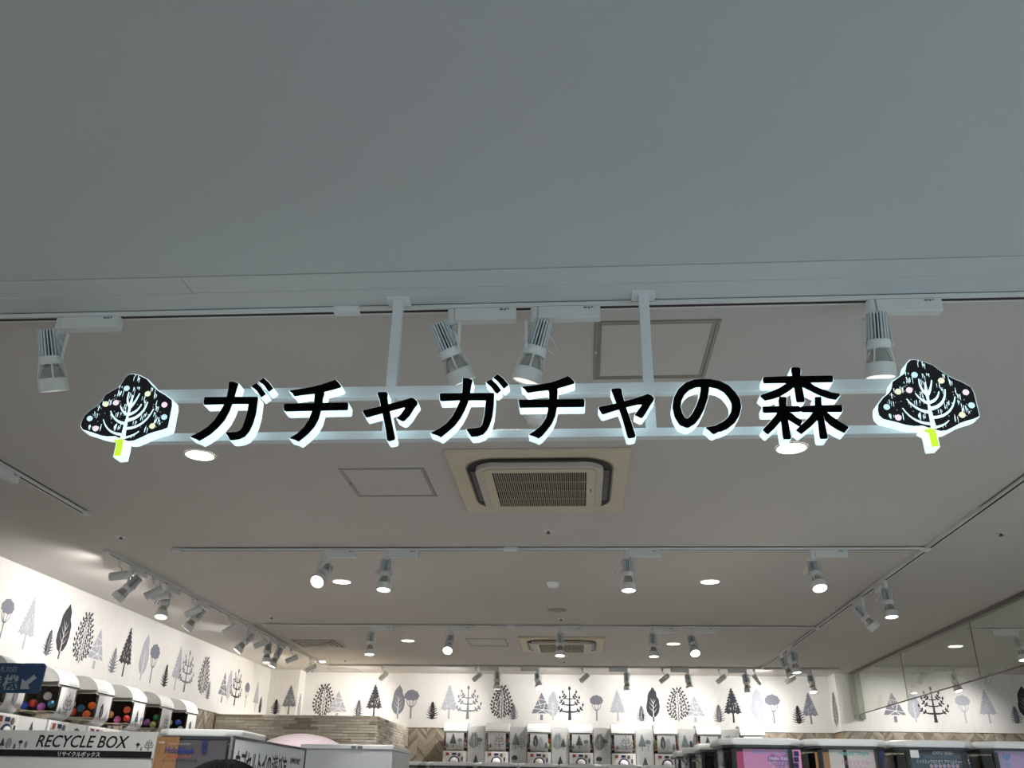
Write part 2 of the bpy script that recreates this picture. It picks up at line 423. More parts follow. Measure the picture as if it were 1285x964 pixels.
for k, s, xt, t, xb, b in LEFT:
    f = P(xb, b, 0, XL); tp = P(xt, t, 0, XL); h = tp.z-f.z
    print_tree(k, s, V3(XL, (f.y+tp.y)/2, f.z), h, Y3, X3, wl, lean=0)

# ------------------------------------------------------------------ illuminated shop sign
YF = 2.37            # front plane of letters
DEP = .048
def sdf_loops(polys, res=.0011, offs=(0.,), pad=.006, smooth=1):
    allp = np.array([p for q in polys for p in q]); x0, y0 = allp.min(0)-pad; x1, y1 = allp.max(0)+pad
    nx = int((x1-x0)/res)+2; ny = int((y1-y0)/res)+2
    gx, gy = np.meshgrid(x0+np.arange(nx)*res, y0+np.arange(ny)*res)
    D = np.full(gx.shape, 9.)
    for q in polys:
        q = np.array(q, float); d = np.full(gx.shape, 9.); ins = np.zeros(gx.shape, bool)
        for i in range(len(q)):
            ax, ay = q[i]; bx, by = q[(i+1) % len(q)]; ex, ey = bx-ax, by-ay; l2 = ex*ex+ey*ey
            if l2 < 1e-14: continue
            t = np.clip(((gx-ax)*ex+(gy-ay)*ey)/l2, 0, 1)
            d = np.minimum(d, (gx-ax-t*ex)**2+(gy-ay-t*ey)**2)
            if ay != by:
                c = ((ay > gy) != (by > gy)) & (gx < ex*(gy-ay)/(ey if ey else 1)+ax); ins ^= c
        d = np.sqrt(d); D = np.minimum(D, np.where(ins, -d, d))
    for _ in range(smooth):
        E = np.pad(D, 2, 'edge'); k = (1, 4, 6, 4, 1)
        E = sum(w_*E[i:i+D.shape[0], :] for i, w_ in enumerate(k))/16
        D = sum(w_*E[:, i:i+D.shape[1]] for i, w_ in enumerate(k))/16
    res_ = []
    for off in offs:
        F = D-off; segs = {}
        s = F < 0
        code = s[:-1, :-1]*1+s[:-1, 1:]*2+s[1:, 1:]*4+s[1:, :-1]*8
        js, is_ = np.nonzero((code > 0) & (code < 15))
        def pt(e, j, i):
            if e == 0: a, b = (j, i), (j, i+1)
            elif e == 1: a, b = (j, i+1), (j+1, i+1)
            elif e == 2: a, b = (j+1, i), (j+1, i+1)
            else: a, b = (j, i), (j+1, i)
            return (a, b)
        T = {1: [(3, 0)], 2: [(0, 1)], 3: [(3, 1)], 4: [(1, 2)], 5: [(3, 0), (1, 2)], 6: [(0, 2)], 7: [(3, 2)], 8: [(2, 3)], 9: [(2, 0)], 10: [(0, 1), (2, 3)], 11: [(2, 1)], 12: [(1, 3)], 13: [(1, 0)], 14: [(0, 3)]}
        for j, i in zip(js, is_):
            for a, b in T[int(code[j, i])]: segs[pt(a, j, i)] = pt(b, j, i)
        loops = []
        while segs:
            k0, nxt = next(iter(segs.items())); del segs[k0]; lp = [k0]
            while nxt != k0 and nxt in segs: lp.append(nxt); nxt = segs.pop(nxt)
            q = []
            for a, b in lp:
                fa, fb = F[a], F[b]; t = fa/(fa-fb)
                q.append((x0+(a[1]+(b[1]-a[1])*t)*res, y0+(a[0]+(b[0]-a[0])*t)*res))
            # drop nearly straight points
            out = []; tol = .00018; i = 0; n = len(q)
            if n < 12: continue
            def rdp(a, b):
                A = q[a % n]; B = q[b % n]; dx, dy = B[0]-A[0], B[1]-A[1]; L = math.hypot(dx, dy) or 1e-9
                best, bi = 0, -1
                for k in range(a+1, b):
                    p = q[k % n]; e = abs((p[0]-A[0])*dy-(p[1]-A[1])*dx)/L
                    if L < 1e-8: e = math.hypot(p[0]-A[0], p[1]-A[1])
                    if e > best: best, bi = e, k
                if best > tol: return rdp(a, bi)+rdp(bi, b)
                return [A]
            loops.append(rdp(0, n//2)+rdp(n//2, n))
        res_.append(loops)
    return res_
def segs(pts, ws):
    out = []
    for k in range(len(pts)-1):
        out.append(thick(pts[k:k+2], ws[k:k+2]))
        out.append([(pts[k][0]+ws[k]/2*math.cos(2*PI*i/24), pts[k][1]+ws[k]/2*math.sin(2*PI*i/24)) for i in range(24)] if k else out[-1])
    return out
def thick(pts, ws):
    n = []
    for i, p in enumerate(pts):
        a = Vector(pts[max(i-1, 0)]); b = Vector(pts[min(i+1, len(pts)-1)]); t = (b-a).normalized(); n.append(Vector((-t.y, t.x)))
    L = [tuple(Vector(p)+k*w_/2) for p, k, w_ in zip(pts, n, ws)]; R_ = [tuple(Vector(p)-k*w_/2) for p, k, w_ in zip(pts, n, ws)]
    return L+R_[::-1]
LET = [
 ('katakana letter ga at the left end', (230, 465), 9.64, [
  [(255,322),(900,318),(905,335),(880,520),(845,640),(800,735),(745,800),(680,830),(600,843),(560,840),(545,800),(508,752),(650,742),(690,725),(715,690),(750,590),(775,500),(792,404),(600,404),(250,414),(245,395)],
  [(560,135),(620,138),(668,158),(650,210),(630,280),(600,380),(560,490),(500,600),(420,690),(330,770),(250,820),(190,852),(165,835),(80,802),(200,745),(300,680),(380,600),(440,510),(490,420),(525,330),(545,220),(550,150)],
  [(820,195),(890,152),(950,215),(1000,285),(940,325),(890,245),(860,220)], [(912,135),(975,92),(1040,150),(1088,215),(1032,260),(980,180),(950,155)]]),
 ('katakana letter chi, second from the left', (350, 465), 9.64, [
  [(120,245),(250,225),(400,200),(520,170),(620,135),(685,113),(720,145),(755,190),(745,205),(650,232),(545,258),(430,280),(300,295),(185,312),(165,275)],
  [(62,405),(90,400),(830,387),(840,400),(835,470),(820,480),(500,485),(90,495),(62,485),(55,450)],
  [(435,270),(545,260),(548,290),(530,340),(525,400),(510,480),(480,590),(430,680),(360,760),(290,820),(235,862),(200,840),(125,820),(220,765),(300,690),(360,600),(400,500),(425,390)]]),
 ('small katakana letter ya, third from the left', (445, 475), 10.71, [
  [(310,190),(330,183),(430,183),(445,200),(440,260),(450,340),(470,440),(490,540),(520,680),(545,800),(535,825),(460,845),(435,825),(420,700),(390,540),(370,440),(350,360),(335,280),(308,215)],
  [(115,430),(350,375),(560,320),(720,275),(770,258),(800,270),(845,315),(845,345),(800,400),(740,500),(670,570),(640,575),(565,535),(620,485),(680,400),(670,385),(560,415),(470,440),(380,465),(165,525),(145,515),(108,445)]]),
 ('katakana letter ga in the middle', (535, 460), 9.64, [
  [(170,325),(815,320),(822,335),(815,480),(800,600),(770,700),(735,770),(690,820),(620,845),(545,850),(525,820),(480,755),(600,745),(650,735),(675,705),(700,600),(715,480),(722,408),(400,408),(185,418),(165,410),(160,340)],
  [(440,140),(500,140),(560,165),(545,220),(530,310),(505,430),(465,530),(410,630),(340,720),(260,790),(175,858),(140,835),(48,805),(150,755),(240,690),(310,610),(370,500),(410,410),(435,310),(440,200)],
  [(722,190),(785,155),(850,215),(905,285),(860,328),(830,310),(790,250)], [(808,135),(865,93),(930,145),(995,220),(938,268),(900,220),(850,165)]]),
 ('katakana letter chi, right of the middle', (645, 460), 9.64, [
  [(88,245),(300,220),(460,190),(560,155),(650,115),(690,140),(732,185),(728,205),(640,232),(525,265),(415,285),(300,298),(170,318),(150,305),(130,270)],
  [(55,403),(845,393),(855,410),(852,480),(840,490),(520,492),(70,498),(60,450)],
  [(415,280),(525,265),(528,300),(522,400),(518,500),(500,600),(460,690),(400,770),(340,840),(295,872),(270,855),(178,825),(250,780),(330,710),(385,630),(410,540),(415,490),(425,400),(425,320)]]),
 ('small katakana letter ya in front of the right post', (740, 470), 10.71, [
  [(292,195),(320,190),(410,185),(430,200),(440,270),(460,340),(490,450),(540,580),(590,740),(618,825),(605,845),(530,860),(508,845),(480,740),(440,600),(400,480),(370,420),(340,340),(310,260),(290,215)],
  [(125,435),(350,392),(560,335),(720,285),(780,262),(830,285),(866,320),(862,345),(810,420),(760,510),(710,580),(690,585),(605,545),(660,470),(710,400),(640,405),(490,440),(390,470),(180,535),(160,525),(120,455)]]),
 ('round hiragana letter no', (835, 465), 9.64, [
  *segs([(475,150),(478,230),(462,330),(425,440),(375,540),(325,605),(265,642),(205,618),(158,540),(134,440),(148,345),(195,255),(265,193),(350,158),(440,149),(530,151),(640,172),(738,222),(808,300),(850,370),(861,440),(846,520),(800,600),(720,665),(640,700)], [98,100,102,104,104,102,102,102,102,98,98,98,98,96,94,94,96,100,106,112,114,108,104,100,96]),
  [(480,690),(600,668),(700,625),(700,710),(590,770),(565,762),(530,725)]]),
 ('kanji letter made of three tree signs', (945, 455), 8.76, [
  [(420,60),(440,52),(505,55),(525,75),(520,130),(525,200),(540,270),(570,420),(560,435),(485,437),(475,420),(458,300),(435,160),(420,90)],
  [(115,160),(300,152),(870,143),(880,165),(875,215),(700,218),(300,225),(125,228),(112,215),(108,180)],
  [(380,215),(470,215),(460,260),(400,310),(300,370),(220,400),(130,418),(78,370),(90,355),(200,320),(290,280),(360,235)],
  [(500,190),(610,210),(680,260),(760,295),(860,330),(955,345),(955,365),(910,410),(830,395),(720,355),(620,305),(540,265)],
  [(290,378),(360,380),(370,395),(365,450),(370,540),(385,640),(420,830),(405,843),(335,843),(325,800),(310,650),(290,500),(280,420)],
  [(105,485),(300,480),(500,478),(520,495),(520,540),(400,545),(125,552),(108,545)],
  [(270,545),(345,560),(300,650),(240,720),(165,790),(140,775),(105,738),(190,650),(250,580)],
  [(370,540),(430,560),(480,605),(545,640),(520,690),(505,700),(440,660),(385,625)],
  [(680,380),(750,378),(750,420),(755,500),(775,600),(822,820),(815,838),(745,840),(733,825),(715,660),(695,540),(680,450)],
  [(520,495),(545,480),(700,472),(965,465),(980,480),(985,530),(975,543),(800,543),(545,545),(520,530)],
  [(660,545),(740,560),(700,640),(640,700),(530,788),(510,770),(470,745),(560,660),(620,600)],
  [(770,540),(815,550),(870,595),(950,650),(1052,710),(1045,725),(1005,775),(930,740),(850,690),(790,630)]]),
]
sign = thing('shop_sign', 'long illuminated shop sign with black letters and two tree emblems hung on white posts', 'sign', (-.18, 2.46, CZ-.008))
SM = Matrix.Translation(-sign.location)
def onsign(o): o.parent = sign; o.matrix_parent_inverse = SM.copy(); return o
SF = (V3(0, YF, 0), X3, Z3, Y3)
def toplane(poly, org, s):
    return [(lambda q: (q.x, q.z))(P(org[0]+x/s, org[1]+y/s, 1, YF)) for x, y in poly]
def letter(label, polys, name='letter'):
    face, outer, rim = sdf_loops(polys, offs=(0., .0016, -.0012))
    mb = MB()
    # body: front lip, straight return, rounded back edge
    mb.extrude(outer, .002, DEP, SF)
    b = onsign(mb.build(name, M_glow)); b['label'] = label
    f = MB().extrude(face, -.001, .0025, SF).build('letter_face', M_black, b)
    return b
for lab, org, s, polys in LET: letter(lab, [toplane(p, org, s) for p in polys])

# post, plates and rails
def sp_(name, mb, m=M_white, bevel=.001): return onsign(mb.build(name, m, bevel=bevel))
YR = 2.44
for x0, x1 in ((-.597, -.566), (.215, .247)):
    sp_('post', MB().box(x0, x1, YR, YR+.03, 2.54, CZ-.006))
    sp_('mounting_plate', MB().box(x0-.022, x1+.022, YR-.012, YR+.044, CZ-.012, CZ-.003))
    for q in (x0-.013, x1+.013):
        pass
sp_('rail', MB().box(-1.40, 1.10, YR-.0005, YR+.03, 2.683, 2.7195))
sp_('rail', MB().box(-1.40, 1.10, YR-.0005, YR+.03, 2.5385, 2.5665))
for x in (-1.36, -1.0, -.72, -.35, -.05, .3, .62, .98):
    for z in (2.70, 2.552):
        pass

# tree emblems
TS = 7.714; TO = (95, 460)
crown = [(520,78),(560,75),(620,90),(690,125),(740,185),(800,240),(870,280),(928,325),(930,380),(915,450),(895,560),(885,590),(830,612),(760,630),(700,650),(640,680),(560,715),(510,720),(440,700),(380,672),(300,675),(240,665),(170,640),(70,610),(50,575),(60,530),(85,480),(150,420),(220,375),(260,330),(290,275),(350,240),(420,200),(450,160),(480,110)]
trunkf = [(425,690),(462,690),(455,760),(432,862),(372,868),(385,800),(400,740)]
nub = [(362,708),(430,712),(410,742),(385,738)]
trunk_out = [(410,690),(466,690),(460,760),(434,866),(368,872),(386,790),(398,735),(360,708)]
def inpoly(x, y, q):
    c = False
    for i in range(len(q)):
        (ax, ay), (bx, by) = q[i], q[i-1]
        if (ay > y) != (by > y) and x < (bx-ax)*(y-ay)/(by-ay)+ax: c = not c
    return c
def emblem(dx, lab):
    tp = lambda q: [(a+dx, b+(.004 if dx else 0)) for a, b in toplane(q, TO, TS)]
    outer = sdf_loops([tp(crown), tp(trunk_out)], offs=(.0028,), pad=.012)[0]
    b = onsign(MB().extrude(outer, .002, DEP-.004, SF).build('tree_emblem', M_glow)); b['label'] = lab
    MB().extrude([tp(crown)], -.001, .0025, SF).build('crown_face', mat('crown_black', (46, 46, 48), .6, spec=.1), b)
    mb = MB(); mb.extrude([tp(trunkf)], -.001, .0025, SF); mb.extrude([tp(nub)], -.0008, .0025, SF)
    mb.build('trunk_face', M_lime, b)
    mb = MB()
    mb.extrude([tp([(430,705),(480,705),(492,610),(516,480),(545,380),(562,285),(552,280),(522,360),(500,470),(470,560),(450,640)])], -.0022, 0, SF)
    for a, c, d, w0, w1 in (((522,392),(488,330),(520,250),24,8),((533,395),(580,350),(622,262),24,8),((505,470),(450,445),(435,380),30,8),((518,466),(600,445),(640,365),26,8),
                            ((505,522),(645,500),(700,345),32,9),((470,552),(375,540),(340,432),30,8),((485,603),(660,600),(757,412),26,8),((440,660),(300,650),(270,515),26,8),((480,690),(560,675),(615,628),20,7)):
        mb.extrude([tp(curve_poly(bez(a, c, d), w0, w1))], -.0022, 0, SF)
    mb.build('branch_pattern', M_glow, b)
    rr = random.Random(5); mb = MB()
    for cx, cyy in ((600,110),(550,90),(575,105),(630,120),(455,130),(440,190),(600,200),(580,230),(420,260),(400,270),(440,250),(750,240),(775,280),(345,340),(245,340),(215,400),(205,470),(225,380),(790,370),(785,420),(755,480),(780,530),(765,560),(460,460),(400,470),(580,540),(640,500),(665,480),(330,470),(120,600),(160,610),(240,590),(385,590),(430,590),(400,610),(680,625),(585,690),(540,700),(680,350),(820,540),(490,400),(665,300),(545,300)):
        for k in range(3):
            x = cx+rr.uniform(-22, 22); y = cyy+rr.uniform(-18, 18); l = rr.uniform(18, 62); w_ = rr.uniform(3, 7)
            if not (inpoly(x+l*.13, y-l/2, crown) and inpoly(x-l*.13, y+l/2, crown)): continue
            mb.extrude([tp(curve_poly([(x+l*.13, y-l/2), (x-l*.13, y+l/2)], w_, 1.5))], -.0018, 0, SF)
    for k in range(60):
        x = rr.uniform(150, 880); y = rr.uniform(300, 600)
        if inpoly(x, y, crown): mb.extrude([tp([(x, y), (x+5, y), (x+4, y+6)])], -.0018, 0, SF)
    stuff(mb.build('scratch_pattern', M_glow, b))
    cols = {'b': mat('ornament_blue', (180, 220, 240), .4, emit=(.55, .78, .88), es=.85), 'y': mat('ornament_yellow', (230, 230, 180), .4, emit=(.78, .82, .6), es=.85), 'p': mat('ornament_pink', (235, 200, 220), .4, emit=(.85, .72, .82), es=.85)}
    for c, x, y in (('b',497,215),('y',700,268),('y',295,367),('p',394,354),('p',862,374),('b',860,493),('b',140,507),('p',197,604),('y',745,580)):
        q = tp([(x, y)])[0]
        MB().lathe([(.0088, 0), (.0088, .004)], 20, M=Matrix.Translation((q[0], YF-.004, q[1])) @ Matrix.Rotation(-PI/2, 4, 'X')).build('ornament_dot', cols[c], b)
emblem(0, 'tree emblem at the left end'); emblem(2.411, 'tree emblem at the right end')

# ------------------------------------------------------------------ lighting tracks
def track(x0, y0, x1, y1, label, caps=(True, True), joints=(), slot_black=True):
    L = math.hypot(x1-x0, y1-y0); a = math.atan2(y1-y0, x1-x0)
    t = thing('lighting_track', label, 'lighting track', (x0, y0, CZ), 'lighting tracks on the ceiling', a)
    h = .02; w_ = .018
    mb = MB(); mb.box(0, L, -w_, -w_+.010, -h, 0).box(0, L, w_-.010, w_, -h, 0).box(0, L, -w_, w_, -.006, 0)
    mb.build('rail', M_fix, t)
    MB().box(.03, L-.03, -.0078, .0078, -.0195, -.0058).build('slot', M_dark, t)
    for k, c in ((0, caps[0]), (L, caps[1])):
        if c: MB().box(k-.004 if k == 0 else k-.05, k+.05 if k == 0 else k+.004, -w_-.001, w_+.001, -h-.002, 0).build('end_cap', M_fix, t, bevel=.002)
    for k in joints: MB().box(k-.045, k+.045, -w_-.0015, w_+.0015, -h-.002, 0).build('joint_cover', M_white, t, bevel=.002)
    return t
YT1, YT2, YT3, YT4 = 2.504, 5.65, 8.52, 11.38
track(XL+.3, YT1, 3.4, YT1, 'front lighting track running just behind the illuminated sign', joints=(P(436, 388, 1, YT1).x-XL-.3,))
track(-2.76, YT2, 2.235, YT2, 'second lighting track from the front, behind the large air conditioner', caps=(True, False), joints=(2.32,))
track(-3.1, YT3, 2.235, YT3, 'third lighting track from the front, before the far air conditioner', caps=(True, False), joints=(2.45,))
track(-3.25, YT4, 3.2, YT4, 'rearmost lighting track along the back wall')
track(2.253, 2.6, 2.253, YT4-.02, 'lighting track running front to back near the glass barrier', caps=(False, False), joints=(YT2-2.6, YT3-2.6))
track(-3.25, YT2+.02, -3.25, YT4-.02, 'lighting track running front to back beside the left wall', caps=(True, False))
track(-2.93, 3.0, -2.93, 4.82, 'short lighting track at the left edge of the picture')
track(3.56, 11.12, 5.05, 11.12, 'lighting track behind the glass barrier along the back wall')
track(3.66, 8.58, 6.5, 8.58, 'lighting track behind the glass barrier at the right edge')

# ------------------------------------------------------------------ spotlights
def fin_mesh():
    mb = MB(); n = 20
    mb.lathe([(.030, .012), (.026, .098)], 20, mi=1)
    for i in range(n):
        a = 2*PI*i/n; c, s = math.cos(a), math.sin(a); t = .0019
        q = []
        for r, z in ((.026, .008), (.0425, .008), (.0385, .102), (.022, .102)):
            q.append((c*r, s*r, z))
        off = Vector((-s*t, c*t, 0))
        mb.add([Vector(p)-off for p in q]+[Vector(p)+off for p in q], [(0, 1, 2, 3), (7, 6, 5, 4), (0, 4, 5, 1), (1, 5, 6, 2), (2, 6, 7, 3), (3, 7, 4, 0)])
    return mb.mesh('heat_sink', [mat('fin_grey', (206, 212, 214), .45), mat('fin_core', (44, 48, 50), .6)])
SP = {}
SP['heat_sink'] = fin_mesh()
SP['collar'] = MB().lathe([(.030, .012), (.044, .010), (.0455, .004), (.0455, -.012), (.043, -.018), (.030, -.018)], 32).mesh('collar', M_fix, True)
mb = MB()
for i in range(4):
    a = PI/4+i*PI/2; c, s = math.cos(a), math.sin(a)
    mb.bar((c*.0415, s*.0415, -.014), (c*.053, s*.053, -.068), .007, .004)
SP['strut'] = mb.mesh('strut_frame', M_fix)
SP['reflector'] = MB().lathe([(.022, -.012), (.036, -.035), (.048, -.07)], 28, cap0=False, cap1=False).mesh('reflector', M_refl, True)
SP['rim'] = MB().lathe([(.047, -.064), (.0545, -.066), (.0565, -.072), (.0565, -.106), (.055, -.11), (.052, -.11), (.050, -.100), (.047, -.064)], 36, cap0=False, cap1=False).mesh('rim', M_fix, True)
SP['lens_on'] = MB().lathe([(.0515, -.1065), (.0515, -.103)], 28).mesh('lens', M_lens)
SP['lens_dim'] = MB().lathe([(.0515, -.1065), (.0515, -.103)], 28).mesh('lens', M_lensdim)
SP['driver_box'] = MB().box(.0, .205, -.018, .018, -.066, -.021).mesh('driver_box', M_fix)
SP['tag'] = MB().box(.150, .162, -.0187, -.018, -.032, -.026).box(.165, .171, -.0187, -.018, -.034, -.026).box(.173, .182, -.0187, -.018, -.030, -.026).mesh('rating_mark', mat('grey_print', (96, 100, 102), .6))
SP['stem'] = MB().lathe([(.004, -.085), (.0135, -.084), (.0155, -.070), (.0155, -.021)], 20).mesh('stem', M_fix, True)
yk = MB()
for s in (-1, 1): yk.bar((s*.052, 0, -.088), (s*.050, 0, -.182), .003, .012)
yk.bar((-.0535, 0, -.087), (.0535, 0, -.087), .012, .003)
for s in (-1, 1): yk.lathe([(.006, -.004), (.006, .004)], 12, M=Matrix.Translation((s*.052, 0, -.178)) @ Matrix.Rotation(PI/2, 4, 'Y'))
SP['yoke'] = yk.mesh('yoke', M_fix)
cb = MB().tube([(0, .0, -.085), (.02, -.01, -.10), (.052, -.03, -.125), (.078, -.035, -.16), (.072, -.03, -.178), (.05, -.02, -.168), (.03, -.01, -.14)], .0028, 6)
SP['cable'] = cb.mesh('cable', M_fix, True)
SP['body'] = MB().lathe([(.012, .062), (.0275, .060), (.030, .056), (.030, -.072), (.0275, -.074), (.026, -.066)], 28, cap1=False).mesh('cylinder_body', M_fix, True)
SP['clens_on'] = MB().lathe([(.0265, -.070), (.0265, -.066)], 20).mesh('lens', M_lens)
SP['clens'] = MB().lathe([(.0265, -.070), (.0265, -.066)], 20).mesh('lens', M_lensdim)
cs = MB().lathe([(.016, -.045), (.016, -.021)], 16); cs.bar((0, 0, -.044), (0, 0, -.07), .010, .010).tube([(0, 0, -.066), (.012, 0, -.075), (.026, 0, -.085), (.026, 0, -.118)], .0045, 8)
SP['cstem'] = cs.mesh('arm', M_fix)
LD = {}
def lampdata(kind, watts, size, blend=.5):
    if kind not in LD:
        l = bpy.data.lights.new(kind, 'SPOT'); l.energy = watts; l.spot_size = size; l.spot_blend = blend; l.shadow_soft_size = .004; l.color = (1, .965, .915); LD[kind] = l
    return LD[kind]
def spotlight(x, y, boxang, yaw, tilt, label, lit='on', cable=True, power=None):
    """boxang: direction of the driver box; yaw/tilt: heading of the beam (0 tilt = straight down)"""
    t = thing('track_spotlight', label, 'spotlight', (x, y, CZ), 'track spotlights with driver boxes', 0)
    Rb = Matrix.Rotation(boxang, 4, 'Z')
    for n in ('driver_box',):
        o = link(n, SP[n], t, Rb); bv = o.modifiers.new('bevel', 'BEVEL'); bv.width = .0015; bv.segments = 2
    m_ = link('rating_mark', SP['tag'], o)
    link('stem', SP['stem'], t, Rb @ Matrix.Translation((-.012, 0, 0)))
    J = Rb @ Matrix.Translation((-.012, 0, 0))
    base = Matrix.Translation(J.to_translation())
    Ry = base @ Matrix.Rotation(yaw, 4, 'Z')
    # yaw = bearing of the beam; yoke arms stand left and right of it
    Yk = Ry @ Matrix.Rotation(-PI/2, 4, 'Z')
    link('yoke', SP['yoke'], t, Yk @ Matrix.Diagonal((.86, 1, 1, 1)))
    if cable: link('cable', SP['cable'], t, Yk)
    H = Ry @ Matrix.Translation((0, 0, -.178)) @ Matrix.Rotation(-tilt, 4, 'Y')
    HS = H @ Matrix.Diagonal((.84, .84, 1, 1))
    for n in ('heat_sink', 'collar', 'reflector', 'rim'): link(n, SP[n], t, HS)
    link('strut_frame', SP['strut'], t, HS)
    link('lens', SP['lens_on' if lit == 'on' else 'lens_dim'], t, HS)
    l = link('lamp', lampdata('spot_lamp' if y > 3 else 'front_spot_lamp', SPOT_W if y > 3 else 120, math.radians(58 if y > 3 else 84)), t, H @ Matrix.Translation((0, 0, -.118)))
    return t
def cylinder(x, y, rot, yaw, tilt, label, lit='on', kind='cylinder_lamp', watts=None):
    t = thing('cylinder_spotlight', label, 'spotlight', (x, y, CZ), 'small cylinder spotlights', 0)
    link('arm', SP['cstem'], t, Matrix.Rotation(rot, 4, 'Z'))
    o = Matrix.Rotation(rot, 4, 'Z') @ Vector((.026, 0, -.135))
    H = Matrix.Translation(o) @ Matrix.Rotation(yaw, 4, 'Z') @ Matrix.Rotation(-tilt, 4, 'Y')
    link('cylinder_body', SP['body'], t, H); link('lens', SP['clens_on' if lit == 'on' else 'clens'], t, H)
    link('lamp', lampdata(kind, watts or CYL_W, math.radians(140), 1.0), t, H @ Matrix.Translation((0, 0, -.082)))
    return t
D = math.radians
g1 = lambda px, py=391: P(px, py, 1, YT1).x
spotlight(g1(81, 404), YT1, 0, D(78), D(26), 'grey track spotlight hanging above left of the left tree emblem', 'dim')
spotlight(g1(572, 393), YT1, 0, D(45), D(33), 'left one of the two close spotlights above the sign middle, tilted right', 'dim')
spotlight(g1(676, 391), YT1, 0, D(142), D(20), 'right one of the two close spotlights above the sign middle, rim glowing pink', 'dim')
spotlight(g1(1098, 384), YT1, 0, D(95), D(13), 'track spotlight above the right tree emblem', 'dim', cable=False)
for px, yw, tl, lb in ((411, 262, 50, 'glaring'), (488, 270, 8, 'downward'), (789, 270, 6, 'lone'), (1022, 275, 24, 'bright')):
    x = P(px, 693, 1, YT2).x
    spotlight(x, YT2, 0, D(yw), D(tl), {'glaring': 'glaring track spotlight turned to the viewer, left end of the second track', 'downward': 'second spotlight from the left on the track behind the large air conditioner',
      'lone': 'third spotlight from the left on the track behind the large air conditioner', 'bright': 'bright spotlight near the right end of the track behind the large air conditioner'}[lb])
for px, yw, tl, lb in ((468, 280, 6, 'leftmost spotlight on the third track, pointing straight down'), (566, 270, 45, 'bright spotlight on the third track left of the far air conditioner'), (704, 270, 8, 'spotlight on the third track in front of the far air conditioner'),
                   (820, 275, 5, 'spotlight on the third track right of the far air conditioner, pointing down'), (870, 275, 38, 'bright rightmost spotlight on the third track')):
    spotlight(P(px, 788, 1, YT3).x, YT3, 0, D(yw), D(tl), lb, cable=False)
for px, yw, tl, lb in ((622, 280, 5, 'first'), (673, 290, 32, 'second'), (784, 270, 5, 'third'), (861, 275, 30, 'fourth'), (933, 60, 15, 'fifth'), (1014, 275, 14, 'sixth')):
    spotlight(P(px, 840, 1, YT4).x+.01, YT4, PI, D(yw), D(tl), lb+' driver-box spotlight from the left on the rearmost track', cable=(px == 673), lit='dim' if px in (622, 784, 933) else 'on')
for px, rt, yw, tl, i in ((480, 90, 200, 62, 'below the sixth printed tree'), (597, 180, 205, 62, ''), (731, 180, 205, 60, ''), (831, 180, 205, 60, ''), (902, 180, 205, 60, ''), (946, 0, -30, 50, ''), (988, 180, 200, 68, '')):
    nm = {480: 'leftmost small cylinder spotlight on the rearmost track', 597: 'second small cylinder spotlight from the left on the rearmost track', 731: 'third small cylinder spotlight from the left on the rearmost track', 831: 'fourth small cylinder spotlight from the left on the rearmost track',
          902: 'fifth small cylinder spotlight from the left on the rearmost track', 946: 'small cylinder spotlight on the rearmost track aimed to the right', 988: 'rightmost small cylinder spotlight on the rearmost track'}[px]
    X = P(px, 840, 1, YT4).x
    cylinder(X, YT4, D(0), D(142 if px != 946 else 40), D(tl), nm, 'dim', 'wall_washer_lamp', 38)
for py, yw, tl, lb in ((729, 270, 6, 'nearest spotlight on the right front-to-back track, lens lit'), (750, 350, 38, 'tilted second spotlight on the right front-to-back track'), (812, 300, 8, 'third spotlight on the right front-to-back track'), (820, 340, 25, 'farthest spotlight on the right front-to-back track')):
    q = P({729: 1109, 750: 1080, 812: 994, 820: 984}[py], py-5, 0, 2.253)
    spotlight(2.253, q.y, PI/2, D(yw), D(tl), lb, cable=(py == 729), lit='on' if py in (729, 812) else 'dim')
def lt(px, py): return P(px, py, 0, -3.25).y
for px, py, yw, tl, lb, lit in ((168, 709, 195, 38, 'first driver-box spotlight on the left wall track', 'dim'), (212, 731, 285, 16, 'second driver-box spotlight on the left wall track, lens glowing', 'on'), (250, 752, 200, 32, 'third driver-box spotlight on the left wall track', 'dim'),
                        (311, 784, 200, 34, 'fourth driver-box spotlight on the left wall track', 'on'), (339, 798, 290, 12, 'fifth driver-box spotlight on the left wall track', 'dim'), (350, 803, 200, 20, 'sixth driver-box spotlight on the left wall track', 'on')):
    spotlight(-3.25, lt(px, py), PI/2, D(yw), D(tl), lb, lit, cable=(px in (168, 212)))
for px, py, yw, tl, lb in ((152, 699, 186, 82, 'nearest small cylinder spotlight on the left wall track'), (194, 723, 215, 60, 'second small cylinder spotlight on the left wall track'), (203, 727, 186, 84, 'lit small cylinder spotlight level on the left wall track'),
                   (243, 748, 215, 62, 'third dark small cylinder spotlight on the left wall track'), (289, 772, 215, 58, 'middle small cylinder spotlight on the left wall track'), (327, 792, 210, 66, 'small cylinder spotlight between two driver boxes on the left wall track'),
                   (366, 812, 205, 66, 'small cylinder spotlight near the far end of the left wall track'), (390, 825, 200, 64, 'farthest small cylinder spotlight on the left wall track beside the camera dome')):
    cylinder(-3.25, lt(px, py), D(0), D(yw-20 if tl < 80 else yw), D(tl), lb, 'on', *(('level_lamp', 9) if tl > 80 else ('cylinder_lamp', 20)))
cylinder(P(1151, 838, 1, 11.12).x, 11.12, 0, D(115), D(42), 'small cylinder spotlight behind the glass barrier, left one', 'dim', 'barrier_lamp', 24)
cylinder(P(1236, 840, 1, 11.12).x, 11.12, 0, D(115), D(42), 'small cylinder spotlight behind the glass barrier, right one', 'dim', 'barrier_lamp', 24)
spotlight(P(1194, 840, 1, 11.12).x, 11.12, PI, D(300), D(14), 'driver-box spotlight behind the glass barrier before the dark printed tree')
